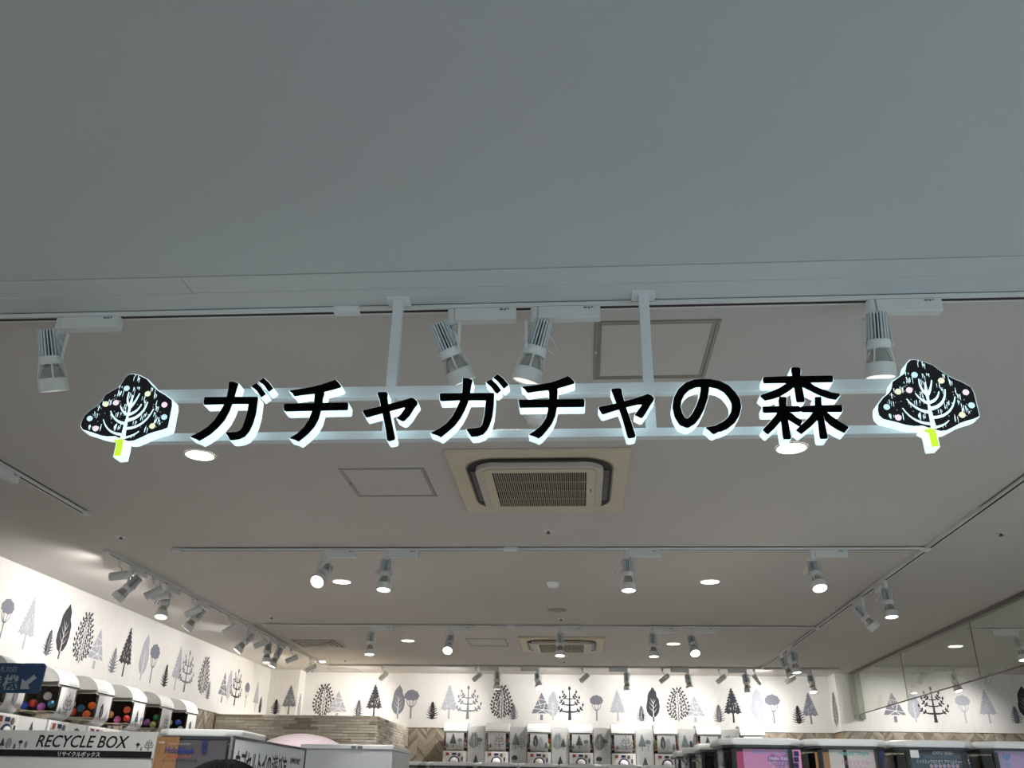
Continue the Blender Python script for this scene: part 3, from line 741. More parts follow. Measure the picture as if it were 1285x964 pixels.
spotlight(P(1274, 793, 1, 8.58).x, 8.58, PI, D(275), D(10), 'driver-box spotlight behind the glass barrier at the right picture edge')
spotlight(P(1322, 793, 1, 8.58).x, 8.58, PI, D(275), D(10), 'driver-box spotlight just outside the right picture edge')
q = P(31, 606, 2, CZ-.06)
spotlight(-2.93, q.y-.205, PI/2, D(190), D(20), 'spotlight whose driver box shows at the left picture edge', 'dim')

# ------------------------------------------------------------------ downlights
def downlight(px, py, lb, lit=True):
    q = P(px, py, 2, CZ)
    t = thing('downlight', lb, 'downlight', q, 'round recessed downlights')
    MB().lathe([(.066, -.001), (.067, -.005), (.074, -.006), (.077, -.001)], 36, cap0=False, cap1=False).build('trim_ring', M_plast, t, smooth=True)
    MB().lathe([(.067, -.0035), (.067, -.0005)], 32).build('diffuser', mat('downlight_diffuser', (255, 255, 255), .4, emit=(1, .93, .78), es=9), t)
    l = link('lamp', lampdata('downlight_lamp', DOWN_W, math.radians(140), .9), t, Matrix.Translation((0, 0, -.02)))
for px, py, lb in ((251, 571, 'lit downlight under the left end of the sign'), (993, 562, 'lit downlight under the kanji at the right of the sign'), (429, 730, 'lit downlight beside the glaring spotlight'), (891, 730, 'lit downlight at right of the second track middle'),
                   (512, 804, 'lit downlight between two spotlights at left of the third track'), (845, 808, 'lit downlight between two spotlights at right of the third track'), (402, 830, 'lit downlight in the far left corner by the camera dome'),
                   (1199, 811, 'lit downlight seen through the glass barrier')):
    downlight(px, py, lb)

LD['corridor_lamp'] = bpy.data.lights.new('corridor_lamp', 'SPOT'); LD['corridor_lamp'].energy = 2500; LD['corridor_lamp'].spot_size = D(95); LD['corridor_lamp'].spot_blend = .7  # added out-of-view fill lamps, brighten and cool the corridor ceiling by floor bounce
LD['corridor_lamp'].color = (.60, .81, 1.0); LD['corridor_lamp'].shadow_soft_size = .004
for x, y, nm in ((4.2, -.3, 'nearer'), (6.6, .9, 'farther')):
    q = Vector((x, y, CZ)); t = thing('downlight', 'added unseen cool fill light in the corridor right of the viewer, %s one' % nm, 'downlight', q, 'downlights outside the picture')
    MB().lathe([(.067, -.0035), (.067, -.0005)], 32).build('diffuser', MATS['downlight_diffuser'], t)
    link('lamp', LD['corridor_lamp'], t, Matrix.Translation((0, 0, -.02)))
for x, y, nm in ((3.93, 6.65, 'nearer to the barrier'), (3.93, 3.87, 'nearest the corridor'), (6.8, 9.6, 'far right'), (6.8, 6.65, 'right, middle')):
    q = Vector((x, y, CZ)); t = thing('downlight', 'downlight beyond the glass barrier outside the picture, ' + nm, 'downlight', q, 'downlights outside the picture')
    MB().lathe([(.067, -.0035), (.067, -.0005)], 32).build('diffuser', MATS['downlight_diffuser'], t)
    link('lamp', LD['downlight_lamp'], t, Matrix.Translation((0, 0, -.02)))
# ------------------------------------------------------------------ ceiling fittings
def hatch(x0, x1, y0, y1, lb, fw=.014, double=False):
    t = thing('ceiling_hatch', lb, 'ceiling hatch', ((x0+x1)/2, (y0+y1)/2, CZ), 'square access hatches in the ceiling')
    a, b = (x1-x0)/2, (y1-y0)/2
    def ring(a, b, f, z0, z1, name):
        for p in ((-a, a, -b, -b+f), (-a, a, b-f, b), (-a, -a+f, -b+f, b-f), (a-f, a, -b+f, b-f)):
            MB().box(*p, z0, z1).build(name, M_alu, t)
    ring(a, b, fw, -.004, .0, 'frame_bar')
    if double: ring(a-fw-.002, b-fw-.002, fw*.8, -.003, 0, 'frame_bar'); k = fw*1.8+.003
    else: k = fw+.001
    MB().box(-a+k, a-k, -b+k, b-k, -.0015, 0).build('panel', M_ceil, t)
    MB().box(-a+fw*.4, -a+fw*.8, -.01, .01, -.0055, -.004).build('catch', M_dark if not double else M_fix, t)
hatch(.075, .511, 2.632, 3.092, 'large double-framed square ceiling hatch above the right of the sign', .013, True)
hatch(-1.212, -.768, 4.092, 4.547, 'square ceiling hatch left of the large air conditioner', .02)
hatch(-1.185, -.76, 9.32, 9.80, 'small far ceiling hatch left of the far air conditioner', .012)
hatch(-3.33, -2.93, 11.72, 12.1, 'faint ceiling hatch near the back wall at left', .008)

def cassette(cx, cy_, lb):
    t = thing('air_conditioner', lb, 'air conditioner', (cx, cy_, CZ), 'square ceiling cassette air conditioners')
    A = .445; B = .475
    MB().box(-A, A, -B, B, -.022, 0).build('fascia', M_beige, t, bevel=.004)
    def rr(a, b, r, n=10):
        out = []
        for sx, sy_, a0 in ((1, 1, 0), (-1, 1, 90), (-1, -1, 180), (1, -1, 270)):
            for i in range(n+1):
                q = D(a0+90*i/n); out.append((sx*(a-r)+r*math.cos(q), sy_*(b-r)+r*math.sin(q)))
        return out
    fr = (V3(0, 0, 0), X3, Y3, -Z3)
    MB().extrude([rr(.37, .41, .16)], .0225, .024, fr).build('outlet_surround', M_vent, t)
    MB().extrude([rr(.362, .402, .155)], .023, .0255, fr).build('air_outlet', M_dark, t)
    for s in (-1, 1):
        MB().box(s*.335-.012, s*.335+.012, -.24, .24, -.030, -.0255).build('louver', mat('louver_black', (36, 36, 36), .3), t)
        MB().box(-.2, .2, s*.375-.012, s*.375+.012, -.030, -.0255).build('louver', MATS['louver_black'], t)
    MB().extrude([rr(.318, .355, .10)], .0255, .048, fr).build('centre_panel', M_cream, t, smooth=True)
    MB().extrude([rr(.282, .322, .05)], .048, .0495, fr).build('grille_gap', M_vent, t)
    MB().extrude([rr(.280, .320, .05), rr(.235, .272, .006)[::-1]], .0485, .052, fr).build('grille_frame', M_beige, t)
    MB().box(-.234, .234, -.271, .271, -.0502, -.0497).build('filter', M_dark, t)
    mb = MB(); n = 44
    for i in range(1, n): x = -.234+.468*i/n; mb.box(x-.0014, x+.0014, -.271, .271, -.0545, -.0503)
    stuff(mb.build('grille_fin', mat('grille_fin', (190, 184, 160), .5), t))
    for k in range(1, 4): y = -.271+.542*k/4; MB().box(-.234, .234, y-.0035, y+.0035, -.0555, -.0503).build('grille_bar', M_vent, t)
    MB().box(.254, .261, -.02, .02, -.0535, -.052).build('badge', mat('badge_grey', (90, 86, 74), .4), t)
cassette(-.18, 4.312, 'large square beige air conditioner under the middle of the sign')
cassette(-.175, 9.63, 'far square air conditioner behind the third lighting track')

t = thing('air_vent', 'square slatted air vent in the far left part of the ceiling', 'air vent', (-2.87, 9.70, CZ))
for i in range(5):
    a = .25-i*.045; f = .014
    mb = MB(); z = -.006-.003*i
    mb.box(-a, a, -a, -a+f, z, 0).box(-a, a, a-f, a, z, 0).box(-a, -a+f, -a, a, z, 0).box(a-f, a, -a, a, z, 0)
    mb.build('vane_ring', M_cream if i else M_alu, t)
MB().box(-.24, .24, -.24, .24, -.0012, 0).build('duct', mat('duct_dark', (54, 52, 48), .7), t)

def disc(name, px, py, r, h, lb, cat, m=M_plast, dome=False, group=None):
    q = P(px, py, 2, CZ)
    t = thing(name, lb, cat, q, group)
    prof = [(r*.2, -h), (r*.7, -h*.9), (r*.93, -h*.5), (r, 0)] if dome else [(r*.9, -h), (r, -h*.6), (r, 0)]
    MB().lathe(prof, 32, cap1=False).build('housing', m, t, smooth=True)
    return t
t = disc('ceiling_speaker', 699, 766, .085, .006, 'flat round ceiling speaker before the third track', 'speaker', M_alu)
disc('smoke_detector', 694, 732, .05, .035, 'small white smoke detector before the flat round speaker', 'detector', M_plast, True)
t = disc('smoke_detector', 672, 519, .052, .045, 'round white detector half hidden behind the sign letters', 'detector', M_plast, True)
MB().lathe([(.06, -.006), (.062, 0)], 28).build('base_ring', M_fix, t)
disc('smoke_detector', 707, 822, .05, .035, 'small detector behind the far air conditioner', 'detector', M_plast, True)
for px, py, lb in ((688, 667, 'sprinkler below the large air conditioner'), (152, 674, 'sprinkler above the near end of the left wall track'), (341, 775, 'sprinkler beside the left end of the third track'),
                   (1256, 670, 'sprinkler right of the front-to-back track near the picture edge'), (708, 830, 'sprinkler before the rearmost track at centre'), (433, 829, 'sprinkler right of the far corner downlight'), (704, 777, 'sprinkler beside the round speaker')):
    q = P(px, py, 2, CZ); t = thing('sprinkler', lb, 'sprinkler', q, 'small ceiling sprinklers')
    MB().lathe([(.028, -.002), (.036, -.001), (.036, 0)], 20).build('escutcheon', M_fix, t)
    MB().lathe([(.014, -.014), (.014, -.012), (.005, -.012), (.008, 0)], 14).build('deflector', mat('dark_brass', (60, 52, 44), .4, metal=.6), t)
q = P(391, 833, 2, CZ); t = thing('security_camera', 'small white dome security camera in the far left corner', 'camera', (q.x, q.y, CZ))
MB().lathe([(.04, -.07), (.045, -.06), (.045, -.03), (.03, -.01), (.03, 0)], 24).build('housing', M_plast, t, smooth=True)
MB().lathe([(.005, -.105), (.025, -.098), (.036, -.08), (.038, -.066)], 24).build('dark_dome', mat('dome_black', (12, 12, 14), .1), t, smooth=True)

# ------------------------------------------------------------------ glass smoke barrier
gb = thing('glass_barrier', 'hanging clear glass smoke barrier with dark top rail at right', 'glass barrier', (3.45, 8, CZ))
GM = Matrix.Translation((-3.45, -8, -CZ))
def gp(name, mb, m, bevel=0): o = mb.build(name, m, gb, bevel=bevel); o.matrix_parent_inverse = GM; return o
gp('top_rail', MB().box(3.425, 3.475, 2.6, 11.8, CZ-.035, CZ), mat('rail_grey', (120, 118, 112), .4, metal=.3), .002)
ys = [11.74, 9.89, 8.06, 6.22, 4.38, 2.62]
for a, b in zip(ys[:-1], ys[1:]):
    gp('glass_pane', MB().box(3.4475, 3.4525, b+.004, a-.004, 2.545, CZ-.03), M_glass)
    gp('bottom_edge', MB().box(3.445, 3.455, b+.002, a-.002, 2.535, 2.545), mat('edge_brown', (104, 98, 88), .4, metal=.4))
    gp('joint', MB().box(3.4465, 3.4535, b-.004, b+.004, 2.54, CZ-.03), mat('joint_tan', (128, 118, 96), .5))
gp('end_post', MB().box(3.42, 3.47, 11.72, 11.80, 2.50, CZ), mat('post_green_grey', (128, 132, 120), .4), .003)
gp('end_post', MB().box(3.49, 3.56, 11.77, YP, 2.50, CZ), MATS['post_green_grey'], .003)

# ------------------------------------------------------------------ writing
def text(s, O, U, V, wd, ht, m, name='lettering', parent=None, bold=0, shear=0, depth=.001, spacing=1):
    """writes s into the box with lower-left corner O, width wd along U, height ht along V"""
    c = bpy.data.curves.new(name, 'FONT'); c.body = s; c.size = 1; c.offset = bold; c.shear = shear; c.space_character = spacing
    c.extrude = 0; c.resolution_u = 3
    o = bpy.data.objects.new(name, c); COL.objects.link(o); bpy.context.view_layer.update()
    dg = bpy.context.evaluated_depsgraph_get(); me = bpy.data.meshes.new_from_object(o.evaluated_get(dg))
    bpy.data.objects.remove(o)
    if not me.vertices: return None
    co = np.array([v.co[:] for v in me.vertices]); mn = co.min(0); mx = co.max(0)
    kx = wd/(mx[0]-mn[0]) if wd else ht/(mx[1]-mn[1]); ky = ht/(mx[1]-mn[1]) if ht else kx
    N = U.cross(V)
    for v in me.vertices:
        q = O+U*((v.co.x-mn[0])*kx)+V*((v.co.y-mn[1])*ky)+N*depth; v.co = q
    me.materials.clear(); me.materials.append(m); me.name = name
    o = link(name, me, parent)
    if parent: o.matrix_parent_inverse = parent.matrix_world.inverted()
    return o
def plate(name, O, U, V, wd, ht, m, parent=None, th=.001, depth=0):
    N = U.cross(V)
    o = MB().extrude([[(0, 0), (wd, 0), (wd, ht), (0, ht)]], depth, depth+th, (O, U, V, N)).build(name, m)
    if parent: o.parent = parent; o.matrix_parent_inverse = parent.matrix_world.inverted()
    return o
def up(): bpy.context.view_layer.update()
M_ink = mat('text_black', (14, 14, 16), .6); M_txw = mat('text_white', (232, 236, 240), .6); M_txg = mat('text_grey', (128, 134, 140), .6)

# ------------------------------------------------------------------ small domed capsule machines
CAPC = {n: mat('capsule_'+n, c, .25, coat=.4) for n, c in dict(red=(190, 50, 36), orange=(235, 104, 44), blue=(30, 70, 170), teal=(28, 96, 130), purple=(176, 100, 190), pink=(214, 110, 170), peach=(240, 176, 100), green=(30, 140, 80), clear=(200, 200, 196), lime=(190, 200, 130)).items()}
CAPMESH = {n: MB().lathe([(.002, -.032)]+[(.032*math.cos(D(a)), .032*math.sin(D(a))) for a in (-60, -30, -6)]+[(.0335, -.001), (.0335, .001)]+[(.032*math.cos(D(a)), .032*math.sin(D(a))) for a in (6, 30, 60)]+[(.002, .032)], 18).mesh('capsule', m, True) for n, m in CAPC.items()}
GW, GD_, GH = .27, .33, .37   # width, depth, height of the globe part
DM = {}
def dm(): 
    # local frame: front faces -Y, base of globe at z=0
    roof = []
    
    arc = [(.16-.16*math.cos(D(a)), .23+.14*math.sin(D(a))) for a in range(90, -1, -9)]
    arcin = [(.16-.148*math.cos(D(a)), .23+.128*math.sin(D(a))) for a in range(0, 91, 9)]
    shell = [(GD_, GH)]+arc+arcin+[(GD_, GH-.012)]
    fr = (V3(-GW/2, 0, 0), Y3, Z3, X3)
    DM['seam'] = MB().box(-GW/2-.001, GW/2+.001, -.004, .004, .238, .246).mesh('seam', M_black2)
    DM['roof'] = MB().extrude([shell], 0, GW, fr).mesh('roof', M_plast, True)
    side = [(GD_, GH-.006)]+[(.16-.154*math.cos(D(a)), .23+.134*math.sin(D(a))) for a in range(90, 20, -9)]+[(.006, .265), (GD_, .265)]
    DM['side_cap'] = MB().extrude([side], .001, .006, fr).mesh('side_cap', M_plast)
    DM['side_cap2'] = MB().extrude([side], GW-.006, GW-.001, fr).mesh('side_cap', M_plast)
    win = [(GD_, .266), (.004, .266), (0.002, .23), (.002, .09)]+[(.11-.108*math.cos(D(a)), .085-.08*math.sin(D(a))) for a in range(10, 91, 16)]+[(GD_, .005)]
    DM['side_window'] = MB().extrude([win], .002, .004, fr).mesh('side_window', M_clear)
    DM['side_window2'] = MB().extrude([win], GW-.004, GW-.002, fr).mesh('side_window', M_clear)
    fp = [(.003, .26), (0, .23), (0, .09)]+[(.11-.11*math.cos(D(a)), .085-.085*math.sin(D(a))) for a in range(10, 71, 12)]
    fpi = [(x+.003, z+.001) for x, z in fp][::-1]
    DM['front_window'] = MB().extrude([[(x+.004, z) for x, z in fp]+[(x+.006, z) for x, z in fpi]], .003, GW-.003, fr).mesh('front_window', M_clear, True)
    DM['front_panel'] = MB().extrude([fp+fpi], .032, GW-.032, fr).mesh('front_panel', mat('panel_white', (214, 214, 214), .35, coat=.2), True)
    DM['inner_wall'] = MB().box(GW/2-.012, GW/2-.007, .10, GD_-.004, .064, .26).mesh('inner_wall', mat('inner_dark', (52, 44, 40), .7))  # added dark sheet, stops the see-through view and darkens the interior
    DM['back'] = MB().box(-GW/2+.004, GW/2-.004, GD_-.004, GD_, .0, GH-.01).mesh('back_panel', MATS['inner_dark'])
    tr = MB().box(-GW/2+.006, GW/2-.006, .03, GD_-.005, .055, .062); tr.bar((0, .02, .04), (0, GD_-.01, .075), GW-.02, .004)
    DM['tray'] = tr.mesh('tray', mat('tray_cream', (206, 196, 176), .4))
    # lower body
    DM['body'] = MB().box(-GW/2, GW/2, .02, GD_+.02, -.40, 0).mesh('body', M_plast)
    ctrl = MB().box(-GW/2+.03, GW/2-.03, .010, .022, -.28, -.015)
    DM['control_panel'] = ctrl.mesh('control_panel', mat('panel_cream', (216, 212, 206), .4))
    ring = MB(); n = 20
    fr2 = (V3(0, .004, 0), X3, Z3, -Y3)
    o_ = [(.062*math.cos(2*PI*i/n), -.125+.062*math.sin(2*PI*i/n)) for i in range(n)]; i_ = [(.048*math.cos(2*PI*i/n), -.125+.048*math.sin(2*PI*i/n)) for i in range(n)][::-1]
    DM['dial_ring'] = ring.extrude([o_, i_], -.008, .001, fr2).mesh('dial_ring', mat('navy', (34, 36, 88), .4))
    DM['dial'] = MB().lathe([(.046, 0), (.046, .012), (.03, .022)], 20, M=Matrix.Translation((0, .008, -.125)) @ Matrix.Rotation(PI/2, 4, 'X')).mesh('dial', M_plast, True)
    DM['badge_red'] = MB().box(-.098, -.062, .006, .012, -.055, -.02).mesh('coin_label', mat('label_maroon', (140, 52, 60), .5))
    DM['badge_blue'] = MB().box(-.028, .022, .006, .012, -.05, -.022).mesh('coin_window', MATS['navy'])
    DM['badge_grey'] = MB().lathe([(.018, 0), (.018, .004)], 14, M=Matrix.Translation((.055, .010, -.045)) @ Matrix.Rotation(PI/2, 4, 'X') @ Matrix.Scale(1.3, 4, (0, 1, 0))).mesh('coin_return', mat('label_taupe', (104, 92, 90), .5))
    DM['key'] = MB().box(.083, .1, .006, .012, -.12, -.07).mesh('key_plate', MATS['navy'])
dm()
DMN = {'side_cap2': 'side_cap', 'side_window2': 'side_window', 'back': 'back_panel', 'badge_red': 'coin_label', 'badge_blue': 'coin_window', 'badge_grey': 'coin_return', 'key': 'key_plate'}
def dome_machine(x, y, z, rz, label, caps, pr, group, sc=1.0, base=True, zs=1.0):
    t = thing('capsule_machine', label, 'capsule machine', (x, y, z), group, rz); t.scale = (sc, sc, sc*zs)
    up()
    body = None
    par = {}
    for k, me in DM.items():
        p = par.get('control_panel') if k in ('dial_ring', 'dial', 'badge_red', 'badge_blue', 'badge_grey', 'key') else t
        par[k] = link(DMN.get(k, k), me, p)
    fpn = par['front_panel']
    for k, s, px_, hh in pr:
        U = V3(math.cos(rz), math.sin(rz), 0); N = V3(math.sin(rz), -math.cos(rz), 0)
        up()
        print_tree(k, s, t.matrix_world @ V3(px_, -.001, .045), hh*sc, U, N, fpn, ground=MATS['panel_white'])
    if base:
        stand = MB().box(-GW/2, GW/2, .03, GD_+.02, -(z/sc/zs), -.401).build('lower_unit', M_plast, t)
    return t
ORD = ['first', 'second', 'third', 'fourth', 'fifth', 'sixth']
capsets = [[], [('blue', .26, .095, 1), ('red', .20, .115, 1), ('clear', .1, .165, 1), ('teal', .06, .11, 1), ('purple', .13, .09, 1)],
 [('red', .2, .1, 1), ('teal', .14, .13, 1), ('orange', .08, .085, 1), ('blue', .27, .085, 1), ('orange', .05, .15, 1), ('clear', .22, .16, 1)],
 [('orange', .06, .17, 1), ('peach', .2, .13, 1), ('pink', .13, .09, 1), ('red', .05, .10, 1), ('clear', .25, .085, 1)],
 [('red', .2, .12, 1), ('purple', .13, .11, 1), ('green', .05, .15, 1), ('orange', .2, .165, 1), ('lime', .07, .09, 1)],
 [('red', .26, .09, 1), ('lime', .18, .15, 1), ('blue', .09, .15, 1), ('clear', .06, .09, 1), ('green', .25, .15, 1)]]
XF = -3.62
DS = .95
near_px = [(14, 832), (78, 849), (125, 861), (169, 871), (204, 879), (236, 887.5)]
for i, (px, py) in enumerate(near_px):
    y0 = P(px, py, 0, XF).y
    prs = [[('broad', 'M', 0, .14)], [('branch', 'M', .02, .15), ('fern', 'G', -.07, .05)], [('broad', 'D', -.03, .13), ('fir', 'L', .06, .08)], [('fir', 'K', -.02, .13), ('lolly', 'G', .07, .08)], [('branch', 'M', .02, .14)], [('broad', 'D', -.02, .13)]][i]
    lab = 'white domed capsule machine by the left wall, ' + ['nearest one behind the blue arrow sign', 'just right of the blue arrow sign', 'third from the left', 'fourth from left with peach capsules', 'fifth from the left', 'farthest from the viewer'][i]
    t = dome_machine(XF, y0+GW*DS/2, 1.975, PI/2, lab, None, prs, 'domed capsule machines along the left wall', DS)
    up()
    for c, dd, hh, sd in capsets[i]:
        pos = t.matrix_world @ V3(-GW/2+.04 if sd else -.02, dd, hh)
        o = link('capsule', CAPMESH[c]); o.location = pos; o.scale = (DS*.92,)*3; o.rotation_euler = (rnd.uniform(-1, 1), rnd.uniform(-1, 1), 0)
        hgt = 'upper ' if hh > .13 else 'lower '
        tag(o, '%s%s toy capsule inside the %s domed machine from the left' % (hgt, c, ORD[i]), 'capsule', 'toy capsules in the domed machines')
    # tall printed panels beside machines
    if i < 6:
        yc = y0+GW*DS+.006
        pw = (P(*near_px[i+1], 0, XF).y if i < 5 else yc+.3)-.006-yc
        pn = box_('divider_panel', XF-.33, XF-.03, yc, yc+pw, 1.2, 1.975, mat('panel_board', (214, 215, 214), .4))
        tag(pn, 'white tree-printed panel standing right of the %s domed machine from the left' % ORD[i], 'panel', 'tree-printed panels along the left wall')
        tag(box_('cabinet', XF-.45, XF-.04, yc, yc+pw, 0, 1.2, M_plast), 'white cabinet under the tree-printed panel beside the %s domed machine' % ORD[i], 'cabinet', 'white cabinets along the left wall')
        print_tree(['fir', 'lolly', 'leafy', 'lolly', 'fir', 'fern'][i], 'K', V3(XF-.03, yc+pw/2, 1.79), .16, Y3, X3, pn, ground=MATS['panel_board'])

# back row
YM = 11.62
backx = [(571, 0), (623.5, 1), (676.5, 2), (729, 0), (782, 1), (836, 2), (890, 0), (945, 1)]
dv = [('leafy', 'K', 'lolly', 'G'), ('fir', 'G', 'branch', 'G'), ('leafy', 'G', 'fir', 'K'), ('leafy', 'K', 'lolly', 'G'), ('fir', 'G', 'lolly', 'G'), ('fir', 'G', 'fern', 'K'), ('leafy', 'G', 'lolly', 'G')]
XS = [P(px, 925, 1, YM).x for px, _ in backx]
for i, ((px, v), X) in enumerate(zip(backx, XS)):
    prs = [[('fir', 'K', -.02, .15), ('lolly', 'G', .06, .1), ('fern', 'G', -.09, .05)], [('branch', 'M', .03, .15), ('fern', 'G', -.07, .05)], [('broad', 'K', -.04, .15), ('broad', 'L', .02, .13), ('fern', 'G', .08, .07)]][v]
    lab = '%s domed capsule machine from the left in the row at the back wall' % (ORD+['seventh', 'eighth'])[i]
    zt = 2.40-GH*1.08*.86
    t = dome_machine(X, YM, zt, 0, lab, None, prs, 'domed capsule machines along the back wall', 1.08, zs=.86)
    up()
    for s, c, hh in ((-1, ('red', 'teal', 'green', 'teal', 'blue', 'lime', 'red', 'blue')[i], .15), (1, ('purple', 'red', 'orange', 'teal', 'peach', 'orange', 'clear', 'green')[i], .15), (-1, ('orange', 'red', 'peach', 'green', 'red', 'peach', 'lime', 'teal')[i], .09), (1, ('clear', 'blue', 'lime', 'peach', 'peach', 'red', 'orange', 'clear')[i], .09)):
        o = link('capsule', CAPMESH[c]); o.location = t.matrix_world @ V3(s*.095, .1, hh)
        tag(o, '%s toy capsule at %s inside the %s machine of the back row' % (c, ('upper ' if hh > .1 else 'lower ')+('left' if s < 0 else 'right'), (ORD+['seventh', 'eighth'])[i]), 'capsule', 'toy capsules in the domed machines')
    if i < 7:
        xa = X+GW*.54+.012; xb = XS[i+1]-GW*.54-.012
        pn = box_('divider_panel', xa, xb, YM+.06, YM+.09, 1.2, 2.355, MATS['panel_board'], bevel=.004)
        tag(pn, 'white tree-printed panel between the %s and %s machines of the back row' % ((ORD+['seventh', 'eighth'])[i], (ORD+['seventh', 'eighth'])[i+1]), 'panel', 'tree-printed panels along the back wall')
        tag(box_('cabinet', xa, xb, YM+.02, YM+.4, 0, 1.2, M_plast), 'white cabinet under the panel right of the %s machine at the back wall' % (ORD+['seventh'])[i], 'cabinet', 'white cabinets along the back wall')
        w_ = xb-xa; k1, s1, k2, s2 = dv[i]
        print_tree(k1, s1, V3(xa+w_*.36, YM+.06, 2.09), .19, X3, -Y3, pn, ground=MATS['panel_board'])
        print_tree(k2, s2, V3(xa+w_*.7, YM+.06, 2.09), .13, X3, -Y3, pn, ground=MATS['panel_board'])
        print_tree('lolly' if i % 2 else 'fir', 'K', V3(xa+w_*(.3 if i % 2 else .5), YM+.06, 1.88), .14, X3, -Y3, pn, ground=MATS['panel_board'])

# ------------------------------------------------------------------ large capsule machines
LID = MB(); 
def lidplan(w_, d, ch=.06, e=0): return [(-w_/2-e, d+e), (-w_/2-e, ch), (-w_/2+ch*1.1, -e), (w_/2-ch*1.1, -e), (w_/2+e, ch), (w_/2+e, d+e)]
FL = (V3(0, 0, 0), X3, Y3, Z3)
def big_machine(x, y, rz, w_, label, group='large capsule machines with white lids', zl=1.82, poster=None):
    t = thing('capsule_machine', label, 'capsule machine', (x, y, 0), group, rz); up()
    d = .42
    MB().extrude([lidplan(w_-.006, d)], zl, zl+.034, FL).build('lid', M_plast, t, bevel=.012, seg=3)
    MB().extrude([lidplan(w_-.03, d-.01, e=-.006)], zl-.012, zl, FL).build('lid_gasket', mat('gasket_grey', (60, 66, 70), .4), t)
    q = lidplan(w_-.03, d-.01, e=-.008); qi = lidplan(w_-.05, d-.03, e=-.012)
    MB().extrude([q, qi[::-1]], zl-.40, zl-.013, FL).build('case', M_smoke, t)
    MB().extrude([qi], zl-.412, zl-.40, FL).build('case_floor', M_black2, t)
    MB().extrude([lidplan(w_-.07, d-.14, e=-.012)], zl-.40, zl-.03, (V3(0, .10, 0), X3, Y3, Z3)).build('inner_bin', M_black2, t)
    for s in (-1, 1): MB().box(s*(w_/2-.075)-.012, s*(w_/2-.075)+.012, .012, .03, zl-.4, zl-.02).build('corner_frame', M_black2, t)
    MB().extrude([lidplan(w_-.01, d)], .9, zl-.413, FL).build('upper_body', M_plast, t, bevel=.01)
    MB().lathe([(.075, 0), (.075, .02), (.03, .045)], 28, M=Matrix.Translation((0, 0, 1.2)) @ Matrix.Rotation(PI/2, 4, 'X')).build('dial', M_plast, t, smooth=True)
    MB().extrude([lidplan(w_-.01, d)], 0, .895, FL).build('lower_body', M_plast, t, bevel=.01)
    up(); return t
def poster(t, x0, x1, z0, z1, m, y=.03, name='poster'):
    up(); Mw = t.matrix_world
    U = (Mw.to_3x3() @ X3).normalized(); O = Mw @ V3(x0, y, z0)
    N = U.cross(Z3)
    p = plate(name, O, U, Z3, x1-x0, z1-z0, m, t, .002)
    return p, O+N*.0025, U
mm = [(.735, 1.175), (1.18, 1.62), (1.625, 2.06), (2.065, 2.5), (2.505, 2.94)]
labs = ['large capsule machine with a pink poster, right of the three receding machines', 'large capsule machine with a cream and gold poster', 'large capsule machine with a dark teal poster and white writing', 'large capsule machine with a lilac poster at the right picture edge', 'large capsule machine just outside the right picture edge']
bigs = [big_machine((a+b)/2, 5.0, 0, b-a, l) for (a, b), l in zip(mm, labs)]
ZT = 1.80
def PX(px, py, y=5.03): q = P(px, py, 1, y); return q
def T5(t, s, x0, x1, y0, y1, m, par, y=5.024, **k):
    a = P(x0, y1, 1, y); b = P(x1, y0, 1, y)
    return text(s, V3(a.x, y, a.z), X3, Z3, b.x-a.x, b.z-a.z, m, parent=par, depth=0, **k)
def sub(px0, px1, py0, py1, m, par, y=5.026, name='patch', th=.001):
    a = P(px0, py1, 1, y); b = P(px1, py0, 1, y)
    return plate(name, V3(a.x, y, a.z), X3, Z3, b.x-a.x, b.z-a.z, m, par, th)
# pink poster
t = bigs[0]
p, O, U = poster(t, -.15, .17, 1.44, 1.79, mat('poster_magenta', (196, 60, 120), .5))
s1 = sub(935, 1004, 941, 975, mat('poster_pink', (226, 150, 196), .5), p)
T5(t, '身長別ぬいぐるみ・全5種', 943, 989, 942, 946, mat('text_sky', (96, 180, 226), .5), p, bold=.01)
hp = [(0, -.9), (-.95, .1), (-.95, .6), (-.55, .95), (0, .55), (.55, .95), (.95, .6), (.95, .1)]
q = P(979, 957, 1, 5.024)
o = MB().extrude([[(x*.065, z*.045) for x, z in hp]], 0, .001, (V3(q.x, 5.0235, q.z), X3, Z3, -Y3)).build('heart', mat('heart_mauve', (170, 110, 180), .5)); o.parent = p; o.matrix_parent_inverse = p.matrix_world.inverted()
T5(t, 'Hello Kitty', 966, 991, 950, 955, M_txw, p, y=5.020, bold=.02)
T5(t, 'はぴだんビッグ', 965, 992, 956, 959.5, M_txw, p, y=5.020, bold=.01); T5(t, 'クリップ', 969, 988, 960.5, 964, M_txw, p, y=5.020, bold=.01)
for k in range(3): sub(996.5, 1002, 943+k*7.4, 949+k*7.4, mat('poster_navy', (30, 40, 90), .5), p, y=5.022)
# cream poster
t = bigs[1]
p, O, U = poster(t, -.17, .15, 1.44, 1.79, mat('poster_gold', (176, 128, 84), .5))
sub(1062, 1096, 941, 975, mat('poster_cream', (226, 214, 206), .5), p); sub(1044, 1062, 941, 975, MATS['poster_cream'], p)
T5(t, 'Happy Days', 1052, 1090, 943, 949, mat('text_aqua', (130, 196, 190), .5), p, bold=.03)
T5(t, 'てのりぐま スター', 1056, 1094, 954.5, 960, mat('text_pinkish', (226, 150, 190), .5), p, bold=.01)
T5(t, 'アクキー', 1066, 1088, 961, 966, MATS['text_pinkish'], p, bold=.01)
for k in range(3): sub(1100.5, 1109, 942.5+k*8.2, 950+k*8.2, MATS['poster_navy'], p, y=5.022)
